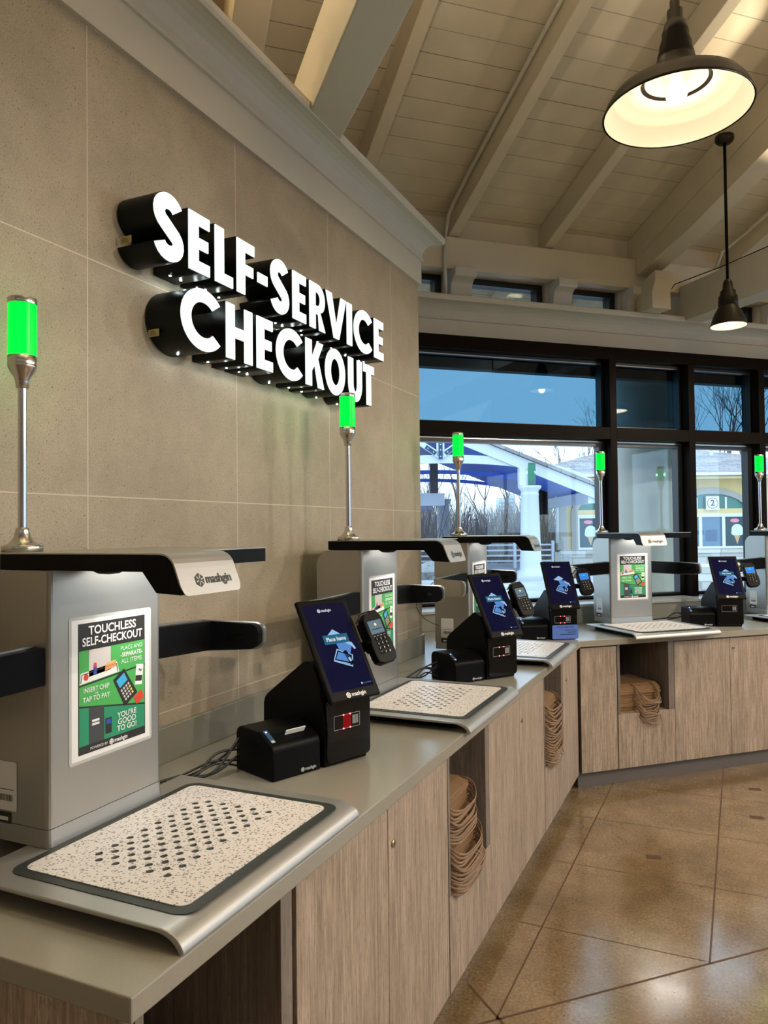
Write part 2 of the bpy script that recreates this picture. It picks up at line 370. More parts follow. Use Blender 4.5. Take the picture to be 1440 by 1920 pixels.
def thing(name, label, cat, loc=(0, 0, 0), rotz=0.0, group=None, kind=None):
    o = bpy.data.objects.new(name, None); COL.objects.link(o); o.location = loc; o.rotation_euler = (0, 0, rotz)
    o.empty_display_size = 0.05
    return tag(o, label, cat, group, kind)
def children_of(o): return [c for c in ALLCH if c.parent == o]
def copy_tree(o, parent=None):
    c = o.copy(); COL.objects.link(c)
    if parent: c.parent = parent
    for ch in [x for x in list(o.children)]: copy_tree(ch, c)
    return c
def dup(o, label, loc, rotz, group=None):
    c = copy_tree(o); c.location = loc; c.rotation_euler = (0, 0, rotz); c['label'] = label
    if group: c['group'] = group
    return c
def roundrect(x0, x1, y0, y1, r, n=5):
    pts = []
    for cx, cy, a0 in ((x1 - r, y0 + r, -PI / 2), (x1 - r, y1 - r, 0), (x0 + r, y1 - r, PI / 2), (x0 + r, y0 + r, PI)):
        for k in range(n + 1):
            a = a0 + PI / 2 * k / n; pts.append((cx + r * math.cos(a), cy + r * math.sin(a)))
    return pts
def frame(o, ex, ey):
    """matrix whose XY plane is spanned by ex, ey at o"""
    ex = Vector(ex).normalized(); ey = Vector(ey).normalized(); n = ex.cross(ey)
    M = Matrix((ex, ey, n)).transposed().to_4x4(); M.translation = Vector(o); return M
def lift(M, k): return M @ Matrix.Translation((0, 0, k))
def circle(cx, cy, r, n=16): return [(cx + r * math.cos(2 * PI * k / n), cy + r * math.sin(2 * PI * k / n)) for k in range(n)]

def logo(mb, M, x, y, size, fg, bgm, word='mashgin', side='LEFT'):
    """hexagon mark with spokes and the word; fg, bgm are material indices"""
    r = size * 0.55
    mb.mi = fg; mb.poly([(x + r * math.cos(PI / 6 + k * PI / 3), y + r * math.sin(PI / 6 + k * PI / 3)) for k in range(6)], M)
    mb.mi = bgm
    for k in range(6):
        a = k * PI / 3 + 0.3; c, s_ = math.cos(a), math.sin(a); w = r * 0.07
        mb.poly([(x + c * r * .25 - s_ * w, y + s_ * r * .25 + c * w), (x + c * r * .25 + s_ * w, y + s_ * r * .25 - c * w), (x + c * r * .8 + s_ * w, y + s_ * r * .8 - c * w), (x + c * r * .8 - s_ * w, y + s_ * r * .8 + c * w)][::-1], lift(M, .00015))
    mb.mi = fg; mb.text(word, x + r * 1.25, y + size * .02, size, M, 'LEFT', 0.025)

# ================================================================== SETTING
XW = -1.565; XC = -0.822; ZC = 0.914; Q0 = 5.03; QC = 4.0; QB = 4.75
# floor with its scored joints
f = MB(); f.mi = 0
f.box(-7, 11, -9, 9, -0.15, 0.0)
f.mi = 1
def strip(a, b, w):
    a = Vector(a); b = Vector(b); d = (b - a).normalized(); n = Vector((-d.y, d.x)) * w / 2
    f.poly([(*(a - n), 0.0006), (*(b - n), 0.0006), (*(b + n), 0.0006), (*(a + n), 0.0006)])
strip((-0.672, 4.95), (-0.716, 2.42), .006); strip((-0.86, 2.567), (-0.20, 1.96), .009)      # joints on a 0.62 m grid with one saw cut at 45 degrees
strip((-0.90, 2.24), (2.6, 5.66), .009); strip((-0.04, 5.7), (-0.084, 3.038), .007); strip((0.56, 5.4), (0.535, 3.64), .006)
strip((-0.81, 3.052), (-0.10, 3.048), .004)
for yy in (3.672, 4.285, 4.90): strip((-0.85, yy + .006), (2.8, yy - .02), .0035)
for px0, py0 in ((-0.35, 3.903), (0.127, 4.647), (0.132, 5.137)): strip((px0 - .035, py0 - .01), (px0 + .035, py0 + .005), .045)
fl = f.build('floor', [FLOOR, pm('dark_scored_joint', (0.10, 0.055, 0.028), 0.7)])
tag(fl, 'polished brown concrete floor with scored joints', 'floor', kind='structure')

# left tiled partition
w = MB(); w.box(XW - 0.16, XW, -6.0, 3.95, 0.0, 3.02)
o = w.build('wall_left', TILE); tag(o, 'taupe stone tiled wall behind the kiosks and the lit sign', 'wall', kind='structure')
# backsplash strip left and under the windows
b_ = MB(); b_.box(XW, XW + 0.018, 0.877, 3.945, ZC + .0005, 1.022, .002)
tag(b_.build('trim_1', pm('grey_backsplash', (0.25, 0.24, 0.20), 0.3, noise=.08, nscale=200)), 'grey stone upstand along the foot of the tiled wall', 'trim', kind='structure')

def cornice_profile():
    p = [(0.0, 0.0), (0.016, 0.0), (0.016, 0.135), (0.026, 0.138), (0.026, 0.150), (0.020, 0.155)]
    for k in range(7):
        a = k / 6 * PI / 2; p.append((0.020 + 0.085 * (1 - math.cos(a)), 0.155 + 0.095 * math.sin(a)))
    p += [(0.118, 0.250), (0.124, 0.262), (0.124, 0.285), (0.118, 0.292), (0.0, 0.292)]
    return p
PR = cornice_profile()
# left cornice : profile swept along the wall and mitred round its end
c = MB(); rows = []
for px_, pz in PR:
    rows.append([c.bm.verts.new(v) for v in ((XW + px_, -6.0, 3.0 + pz), (XW + px_, 3.95 + px_, 3.0 + pz), (XW - 0.16 - px_, 3.95 + px_, 3.0 + pz), (XW - 0.16 - px_, -6.0, 3.0 + pz))])
for a, b in zip(rows, rows[1:]):
    for k in range(3): c.bm.faces.new([a[k], a[k + 1], b[k + 1], b[k]])
c.bm.faces.new(rows[-1]); bmesh.ops.recalc_face_normals(c.bm, faces=c.bm.faces[:])
tag(c.build('trim_2', PAINT2), 'painted crown moulding on top of the tiled wall', 'moulding', kind='structure')
# window wall cornice
c = MB()
c.prism([(Q0 - 0.0 - px_, 3.0 + pz) for px_, pz in PR] + [(Q0 + 0.22, 3.292), (Q0 + 0.22, 3.0)], -5.0, 8.0, 'x')
tag(c.build('trim_3', PAINT2, rotz=ANG), 'painted crown moulding ledge above the tall windows', 'moulding', kind='structure')

# window wall masonry: below the sill, solid left part, band round the clerestory, right of last bay
BAYS = [1.78, 3.52, 4.26, 4.975, 5.70, 6.43, 7.15]
CLER = [(1.50, 2.18), (2.39, 3.035), (3.235, 3.70), (4.50, 5.10), (5.32, 5.95), (6.15, 6.8)]
w = MB()
w.box(-5.0, 8.0, QB + .02, Q0 + 0.2, -.10, 1.03)
w.box(-5.0, 1.76, Q0, Q0 + 0.2, 1.03, 3.0)
w.box(7.15, 8.0, Q0, Q0 + 0.2, 1.03, 3.0)
edges = [-5.0] + [e for a in CLER for e in a] + [8.0]
for a, b in zip(edges[::2], edges[1::2]): w.box(a, b, Q0 + .04, Q0 + 0.2, 3.292, 3.50)
w.box(-5.0, 8.0, Q0 + .04, Q0 + .2, 3.5, 3.73)
w.box(-5.0, 8.0, Q0 + .045, Q0 + .09, 3.73, 3.955)
o = w.build('wall_window', PAINT, rotz=ANG); tag(o, 'painted wall around the windows facing outside', 'wall', kind='structure')
w = MB(); w.box(-1.0, 8.0, QB, QB + 0.018, ZC + .0005, 1.03, .002)
tag(w.build('trim_4', MATS['grey_backsplash'], rotz=ANG), 'grey stone upstand under the window sill', 'trim', kind='structure')
w = MB(); w.box(-1.0, 8.0, QB - .012, Q0 - .02, 1.03, 1.05, .004)
tag(w.build('trim_5', pm('pale_stone_sill', (0.42, 0.42, 0.40), 0.25, noise=.06, nscale=120), rotz=ANG), 'pale stone window sill behind the far counter', 'window sill', kind='structure')
# big plate beam and frieze boards
w = MB(); w.box(-5.0, 8.0, Q0 - .055, Q0 + .04, 3.50, 3.735, .006)
tag(w.build('trim_6', PAINT, rotz=ANG), 'long painted timber plate beam above the small clerestory windows', 'beam', kind='structure')
# other walls of the room, seen only in reflections, with windows on the right
w = MB(); w.box(-5.16, -5.0, -7, 5.2, 0, 3.9)
tag(w.build('wall_back_left', PLASTER, rotz=ANG), 'plain plastered wall beyond the tiled partition', 'wall', kind='structure')
w = MB(); w.box(-5.0, 8.0, -7.16, -7, 0, 3.9)
tag(w.build('wall_back', PLASTER, rotz=ANG), 'plain plastered wall at the back of the room', 'wall', kind='structure')
w = MB()
w.box(8.0, 8.16, -7, 5.2, 0, .9); w.box(8.0, 8.16, -7, 5.2, 2.9, 3.9)
for q in (-7, -4.2, -1.4, 1.4, 4.2): w.box(8.0, 8.16, q, q + .6 if q < 4 else 5.2, .9, 2.9)
tag(w.build('wall_right', PLASTER, rotz=ANG), 'plastered wall with tall windows on the right side of the room', 'wall', kind='structure')

# roof boards, in a frame whose local y runs down the slope
SL = math.atan(0.333)
def ceil_z(q): return 3.93 + 0.333 * (Q0 - q)
w = MB(); w.box(-6, 9, -8.0, 1.15, 0, 0.05)
o = w.build('ceiling', PLANK)
Mc = Matrix.Translation(W(0, Q0, 3.93)) @ Matrix.Rotation(ANG, 4, 'Z') @ Matrix.Rotation(-SL, 4, 'X'); o.matrix_world = Mc
tag(o, 'sloping ceiling of painted boards over rafters', 'ceiling', kind='structure')
w = MB(); w.box(-6, 9, 0, 8.5, 0, 0.05); o2 = w.build('ceiling_back', PLANK)
qr = Q0 - 8.0 * math.cos(SL); zr = 3.93 + 8.0 * math.sin(SL)
o2.matrix_world = Matrix.Translation(W(0, qr, zr)) @ Matrix.Rotation(ANG, 4, 'Z') @ Matrix.Rotation(SL, 4, 'X') @ Matrix.Translation((0, -8.5, 0))
tag(o2, 'rear slope of the boarded ceiling', 'ceiling', kind='structure')
for nm, uu_ in (('wall_gable_left', -5.08), ('wall_gable_right', 8.08)):
    w = MB(); w.prism([(5.2, 3.9), (Q0 - 8.0 * math.cos(SL), zr + .02), (-7.1, 3.9)], uu_ - .08, uu_ + .08, 'x')
    tag(w.build(nm, PLASTER, rotz=ANG), 'plastered gable under the roof on the %s' % nm.split('_')[-1], 'wall', kind='structure')

# rafters
def rafter_mesh(mb, u0_, u1_, q0, q1, zt, zb, bev=.004):
    """zt, zb: heights of top and bottom edges at q=Q0"""
    mb.prism([(q0, zb + .333 * (Q0 - q0)), (q1, zb + .333 * (Q0 - q1)), (q1, zt + .333 * (Q0 - q1)), (q0, zt + .333 * (Q0 - q0))], u0_, u1_, 'x', bev)
RAFG = 'painted rafters under the boarded ceiling'
rl = [(-2.70, 'far left rafter beyond the tiled wall'), (-1.90, 'rafter high beyond the tiled wall, left of the lit one'), (-1.10, 'second rafter left of the tie beam beyond the tiled wall'),
      (-0.08, 'brightly lit painted rafter left of the near tie beam'), (0.95, 'painted rafter hidden by the near tie beam'), (1.39, 'painted rafter right of the near tie beam above the moulding tip'), (2.19, 'painted rafter carrying the white conduit above the wall end'),
      (2.98, 'painted rafter meeting the plate beam above the middle clerestory window'), (4.72, 'painted rafter behind the small far pendant'), (5.45, 'painted rafter at the right edge of the photo'), (6.2, 'painted rafter beyond the right edge')]
for uu_, lb in rl:
    w = MB(); rafter_mesh(w, 0, .08, -2.4, 6.05, 3.928, 3.74)
    tag(w.build('rafter', PAINT, loc=W(uu_, 0, 0), rotz=ANG), lb, 'rafter', RAFG)
for uu_, lb, z2 in ((3.79, 'deep doubled truss rafter above the small pendant lamp', 3.50), (0.45, 'deep doubled truss rafter left of the near tie beam', 3.50)):
    t = thing('truss_rafter', lb, 'rafter', W(uu_, 0, 0), ANG, 'deep truss rafters')
    w = MB(); rafter_mesh(w, 0, .17, -2.4, 6.05, 3.928, 3.715); w.build('upper_timber', PAINT, t)
    w = MB()
    q0_, q1_ = -2.4, Q0 - .06
    w.prism([(q0_, z2 - .03 + .333 * (Q0 - q0_)), (3.2, z2 - .03 + .333 * (Q0 - 3.2)), (3.3, z2 + .02 + .333 * (Q0 - 3.3)), (4.35, z2 + .02 + .333 * (Q0 - 4.35)), (q1_, 3.60), (q1_, 3.712 + .333 * .06), (q0_, 3.712 + .333 * (Q0 - q0_))], 0.0, .17, 'x', .004)
    w.build('lower_timber', PAINT, t)
    if uu_ > 3:
        w = MB(); w.prism([(4.74, 3.50), (4.78, 3.42), (4.78, 3.293), (4.975, 3.293), (4.975, 3.52), (4.9, 3.53), (4.74, 3.57)], 0.0, .17, 'x', .003); w.build('heel_block', PAINT, t)
for uu_, lb in ((4.2, 'horizontal tie beam running out from above the far windows'), (0.665, 'horizontal tie beam resting on the moulding of the tiled wall')):
    w = MB(); w.box(0, .17, -2.0, 4.96 if uu_ > 3 else 3.25, 3.255, 3.545, .006)
    tag(w.build('tie_beam', PAINT2, loc=W(uu_, 0, 0), rotz=ANG), lb, 'beam', 'horizontal tie beams')
# corbel brackets between the clerestory windows
def corbel():
    p = [(0, 3.292), (0, 3.498), (-.16, 3.498), (-.16, 3.445), (-.15, 3.435)]
    for k in range(7):
        a = k / 6 * PI / 2; p.append((-.15 + .07 * math.sin(a), 3.435 - .055 * (1 - math.cos(a))))
    p += [(-.075, 3.36), (-.07, 3.292)]
    return p
for a, b, lb in ((2.20, 2.37, 'painted corbel bracket left of the middle clerestory window, by the conduit'), (3.055, 3.215, 'painted corbel bracket between the two clerestory windows'), (3.72, 3.86, 'painted corbel bracket left of the far tie beam'), (5.13, 5.29, 'painted corbel bracket right of the far tie beam'), (1.30, 1.47, 'painted corbel bracket beyond the wall end')):
    w = MB(); w.prism(corbel(), 0, b - a, 'x', .003)
    tag(w.build('corbel', PAINT2, loc=W(a, Q0 + .04, 0), rotz=ANG), lb, 'bracket', 'corbels between clerestory windows')

# ------------------------------------------------------------------ windows
n_ = 0
for i, (a, b) in enumerate(zip(BAYS, BAYS[1:])):
    n_ += 1
    t = thing('window_%d' % n_, ['wide tall window next to the tiled wall', 'tall window with the round column close behind it', 'tall window showing the booth with number two', 'tall window behind the last kiosk at the right edge', 'tall window beyond the right edge', 'last tall window before the corner'][i], 'window', W(a, Q0, 0), ANG, kind='structure')
    wd_ = b - a
    m1 = MB(); m1.box(-.03, .03, -.11, .08, 1.05, 3.0, .002)                       # mullion at left of the bay
    if i == 5: m1.box(wd_ - .03, wd_ + .03, -.11, .08, 1.05, 3.0, .002)
    m1.box(.03, wd_ - .03, -.11, .08, 2.285, 2.378, .002)                          # transom bar
    m1.box(.03, wd_ - .03, -.11, .08, 2.905, 3.0, .002)
    m1.box(.03, wd_ - .03, -.02, .08, 1.05, 1.068, .002)
    m1.build('window_frame', BRONZE, t)
    m2 = MB()                                                                      # dark inner sashes
    for z0, z1, fr, fb in ((1.068, 2.285, .045, .012), (2.378, 2.905, .018, .018)):
        m2.box(.03, .03 + fr, -.02, .05, z0, z1); m2.box(wd_ - .03 - fr, wd_ - .03, -.02, .05, z0, z1)
        m2.box(.03 + fr, wd_ - .03 - fr, -.02, .05, z0, z0 + fb); m2.box(.03 + fr, wd_ - .03 - fr, -.02, .05, z1 - fr, z1)
    m2.build('sash', BLACKF, t)
    m2 = MB(); m2.box(.04, wd_ - .04, -.024, -.0205, 2.268, 2.279); m2.build('glazing_bead', NICKEL, t)
    m2 = MB(); m2.box(.04, wd_ - .04, -.024, -.0205, 2.878, 2.885); m2.build('glazing_bead', NICKEL, t)
    m3 = MB(); m3.box(.06, wd_ - .06, .018, .024, 1.075, 2.25); m3.build('pane', GLASS, t)
    m3 = MB(); m3.box(.045, wd_ - .045, .018, .024, 2.39, 2.895); tag(m3.build('pane', TINT, t), 'blue tinted upper pane')
for i, (a, b) in enumerate(CLER):
    n_ += 1
    t = thing('window_%d' % n_, ['clerestory window at the end of the tiled wall moulding', 'clerestory window between the conduit and the middle corbel', 'clerestory window left of the far tie beam', 'clerestory window right of the far tie beam', 'clerestory window at the right edge', 'clerestory window beyond the right edge'][i], 'window', W(a, Q0 + .04, 0), ANG, kind='structure')
    m1 = MB(); h = b - a
    m1.box(0, .03, .06, .15, 3.292, 3.50); m1.box(h - .05, h, .06, .15, 3.292, 3.50); m1.box(.03, h - .05, .06, .15, 3.455, 3.50)
    m1.build('window_frame', BLACKF, t)
    m3 = MB(); m3.box(.03, h - .05, .10, .104, 3.292, 3.455); m3.build('pane', GLASS, t)
for k, q in enumerate((-6.4, -3.6, -.8, 2.0)):
    n_ += 1
    t = thing('window_%d' % n_, ['rear', 'third', 'second', 'front'][k] + ' tall window in the right side wall', 'window', W(8.04, q, 0), ANG, kind='structure')
    m1 = MB(); m1.box(0, .06, 0, .06, .9, 2.9); m1.box(0, .06, 2.14, 2.2, .9, 2.9); m1.box(0, .06, .06, 2.14, .9, .96); m1.box(0, .06, .06, 2.14, 2.84, 2.9); m1.box(0, .06, 1.07, 1.13, .96, 2.84)
    m1.build('window_frame', BRONZE, t)
    m3 = MB(); m3.box(.03, .034, .06, 2.14, .96, 2.84); m3.build('pane', GLASS, t)

# ================================================================== COUNTER
def l2(u, q): v = W(u, q); return (v.x, v.y)
cn = (XC, (QC - 0.0 - XC * 0) )
# front corner where x = XC meets q = QC
yc = (QC - XC * WQ.x) / WQ.y
yb = (QB - (XW - 0.3) * WQ.x) / WQ.y
out = [(XW, 0.877), (XC, 0.877), (XC, yc), l2(7.9, QC), l2(7.9, QB), (XW - .3, yb), (XW - .3, 3.96), (XW, 3.96)]
w = MB(); w.prism(out, ZC - .04, ZC, 'z', .003, seg=2)
tag(w.build('worktop', QUARTZ), 'grey stone worktop bending round the corner under the kiosks', 'countertop')

XF = -0.842    # front plane of doors
LOCKG = None
def lock(parent, x, y, z):
    w = MB(); w.lathe([(0, .004), (.007, .004), (.0085, .003), (.0085, 0)], 20, M=Matrix.Translation((x, y, z)) @ Matrix.Rotation(PI / 2, 4, 'X'))
    w.lathe([(.0085, 0), (.0105, 0), (.0115, .0025), (.0105, .004), (.0085, .003)], 20, M=Matrix.Translation((x, y, z)) @ Matrix.Rotation(PI / 2, 4, 'X'))
    w.mi = 1; w.box(x - .001, x + .001, y - .0045, y - .004, z - .005, z + .005)
    w.build('lock', [pm('brass_lock', (0.62, 0.48, 0.30), 0.25, 1.0), BLACK], parent)
# local frame of a cabinet: x along the counter (viewer's right), y into the cabinet, z up; front plane y=0
def cab_doors(label, loc, rot, widths, depth=.66, locks=(), z0=.10, z1=.865, name='door_cabinet'):
    t = thing(name, label, 'cabinet', loc, rot); tot = sum(widths)
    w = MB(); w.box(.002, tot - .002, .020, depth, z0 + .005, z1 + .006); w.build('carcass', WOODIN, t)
    x = 0
    for i, wd_ in enumerate(widths):
        w = MB(); w.box(x + .0018, x + wd_ - .0018, 0, .019, z0, z1, .001, seg=1); d = w.build('door', WOOD, t)
        for li, lx, lz in locks:
            if li == i: lock(d, x + lx, -.0005, lz)
        x += wd_
    return t
def cab_niche(label, loc, rot, wd_, depth=.66, sh=.405, z0=.10, z1=.865, name='open_cabinet'):
    t = thing(name, label, 'cabinet', loc, rot)
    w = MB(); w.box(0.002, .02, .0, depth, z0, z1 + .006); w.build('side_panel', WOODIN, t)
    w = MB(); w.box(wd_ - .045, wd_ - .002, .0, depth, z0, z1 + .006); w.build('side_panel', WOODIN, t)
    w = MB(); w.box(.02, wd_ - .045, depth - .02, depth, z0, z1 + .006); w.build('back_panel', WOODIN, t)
    w = MB(); w.box(.02, wd_ - .045, .02, depth - .02, sh - .02, sh); w.build('shelf', WOOD, t)
    w = MB(); w.box(.0018, wd_ - .0018, -.002, .018, z0, sh, .001, seg=1); w.build('lower_panel', WOOD, t)
    return t
R90 = PI / 2
cab_niche('open bag cabinet at the near end of the counter', (XF, .905, 0), R90, .462)
cab_doors('nearest double-door wooden cabinet with a round lock', (XF, 1.382, 0), R90, (.474, .474), locks=((1, .032, .755),))
cab_niche('open cabinet holding the nearest stacks of paper bags', (XF, 2.332, 0), R90, .465)
cab_doors('second double-door wooden cabinet along the tiled wall', (XF, 2.799, 0), R90, (.474, .477), locks=((1, .035, .755),))
cab_niche('open cabinet with bags just before the corner', (XF, 3.752, 0), R90, .485)
cab_doors('narrow single-door cabinet in the inner corner', (XF, 4.24, 0), R90, (.448,), locks=((0, .09, .745),))
QF = 4.02
cab_doors('narrow blank wooden panel cabinet right of the corner', W(2.60, QF), ANG, (.265,))
cab_niche('open cabinet with hanging paper bag handles under the fourth kiosk', W(2.867, QF), ANG, .432, sh=.435)
cab_doors('double-door cabinet on the window side with a brass lock', W(3.30, QF), ANG, (.447, .447), locks=((1, .03, .80),))
cab_niche('open cabinet at the right edge under the last kiosk', W(4.197, QF), ANG, .45)
cab_doors('double-door cabinet beyond the right edge', W(4.65, QF), ANG, (.45, .45))
# end panel of the counter and toe kicks
w = MB(); w.box(XW, XF, .882, .903, 0.0, ZC - .041, .001)
tag(w.build('end_panel', WOOD), 'wood grain end panel closing the near end of the counter', 'panel')
w = MB(); w.box(XW + .05, XF - .055, .905, 4.72, 0.0, .098)
tag(w.build('baseboard_left', TOEK), 'grey recessed toe kick under the cabinets along the tiled wall', 'toe kick', kind='structure')
w = MB(); w.box(2.60, 7.9, QF + .045, QB, 0.0, .098)
tag(w.build('baseboard_window', TOEK, rotz=ANG), 'grey recessed toe kick under the window-side cabinets', 'toe kick', kind='structure')

# ------------------------------------------------------------------ paper bags
def bag_mesh(wd_, dp, droop, seed):
    rnd = random.Random(seed); w = MB()
    # folded bag body: a thin pad with a soft wavy outline
    n = 8; t_ = .008
    top = []; bot = []
    for i in range(n + 1):
        a = []; b = []
        for j in range(5):
            x = (j / 4 - .5) * wd_ + rnd.uniform(-.003, .003); y = -dp * .02 + i / n * dp
            z = rnd.uniform(-.0012, .0012) - (0.010 if i == 0 else 0) * droop
            a.append(w.bm.verts.new((x, y, z + t_ / 2))); b.append(w.bm.verts.new((x, y, z - t_ / 2)))
        top.append(a); bot.append(b)
    fs = []
    for i in range(n):
        for j in range(4):
            fs.append(w.bm.faces.new([top[i][j], top[i][j + 1], top[i + 1][j + 1], top[i + 1][j]]))
            fs.append(w.bm.faces.new([bot[i][j + 1], bot[i][j], bot[i + 1][j], bot[i + 1][j + 1]]))
    for R_ in (0, n):
        for j in range(4): fs.append(w.bm.faces.new([top[R_][j + 1], top[R_][j], bot[R_][j], bot[R_][j + 1]]))
    for i in range(n):
        fs.append(w.bm.faces.new([top[i][0], top[i + 1][0], bot[i + 1][0], bot[i][0]])); fs.append(w.bm.faces.new([top[i + 1][4], top[i][4], bot[i][4], bot[i + 1][4]]))
    return w
def handle_mesh(wd_, out_, droop, seed, side=0.0, hoff=0.0):
    rnd = random.Random(seed); w = MB(); path = []
    hw = wd_ / 2 * rnd.uniform(.93, .99); o_ = out_ * rnd.uniform(.90, 1.06); sk = rnd.uniform(-.005, .005) + .012 * math.sin(seed * .55) + side
    for k in range(25):
        a = -PI / 2 + PI * k / 24
        # super-ellipse loop in plan, drooping with distance from the bag
        cx = math.sin(a); cy = math.cos(a)
        x = hw * (abs(cx) ** .55) * (1 if cx > 0 else -1) + sk * cy; y = -o_ * (abs(cy) ** .6)
        z = -droop * (abs(y) / o_) ** 1.5 * (1 + .12 * math.sin(3 * a + seed))
        path.append((x + hoff, y, z))
    w.tube([(path[0][0], .03, 0)] + path + [(path[-1][0], .03, 0)], .0017, 8, flat=2.4)
    return w
bagn = 0
def bag_stack(loc, rot, n, dz, wd_, dp, out_, droop, grp, labels, jitter=.0035, side=0.0, hw=None, hoff=0.0):
    global bagn
    for i in range(n):
        bagn += 1; rnd = random.Random(bagn * 13)
        R_ = Matrix.Rotation(rot, 3, 'Z')
        off = R_ @ Vector((rnd.uniform(-jitter, jitter), rnd.uniform(-jitter, jitter), 0))
        t = thing('paper_bag', labels(i, n), 'paper bag', (loc[0] + off.x, loc[1] + off.y, loc[2] + .005 + i * dz), rot, grp)
        bag_mesh(wd_, dp, droop, bagn).build('bag_body', KRAFT, t)
        handle_mesh(hw or wd_, out_, droop * (.35 + .65 * (i / n if hw is None else 1)) * .05, bagn + 100, side, hoff).build('handle', KRAFT2, t)
# niche next to the nearest doors : two bundles
L1 = lambda i, n: 'topmost folded kraft bag of the upper bundle nearest the camera' if i == n - 1 else ('lowest kraft bag of the upper bundle nearest the camera' if i == 0 else 'brown folded kraft bag with loop handle in the nearest upper bundle')
L2 = lambda i, n: 'lowest kraft bag on the shelf of the nearest bag cabinet' if i == 0 else 'brown folded kraft bag with loop handle in the nearest lower bundle'
bag_stack((XF - .02, 2.332 + .175, .407), R90, 14, .0115, .30, .30, .055, 1.0, 'nearest lower bundle of paper bags', L2)
bag_stack((XF - .035, 2.332 + .165, .407 + 14 * .0115 + .004), R90, 12, .0115, .28, .30, .052, 1.0, 'nearest upper bundle of paper bags', L1)
L3 = lambda i, n: 'topmost kraft bag in the cabinet before the corner' if i == n - 1 else 'brown folded kraft bag in the cabinet before the corner'
bag_stack((XF - .02, 3.752 + .19, .407), R90, 24, .0135, .30, .30, .055, 1.0, 'paper bags in the cabinet before the corner', L3, jitter=.008)
L4 = lambda i, n: 'topmost flat kraft bag under the fourth kiosk, lying open wide' if i == n - 1 else 'brown kraft bag with drooping handle under the fourth kiosk'
bag_stack((*l2(2.867 + .185, QF + .05), .437), ANG, 15, .0112, .33, .30, .085, 1.5, 'paper bags under the fourth kiosk', L4, jitter=.007, hw=.16, hoff=.045)
L5 = lambda i, n: 'topmost kraft bag in the open cabinet at the near counter end' if i == n - 1 else 'kraft bag lying in the open cabinet at the near counter end'
bag_stack((XF - .12, .905 + .22, .407), R90, 8, .0125, .32, .32, .04, .4, 'paper bags at the near counter end', L5)
bag_stack((XF - .14, 2.332 + .22, .575 + .14), R90, 1, .012, .33, .3, .01, .1, None, lambda i, n: 'loose flat kraft bag lying on top of the nearest upper bundle')

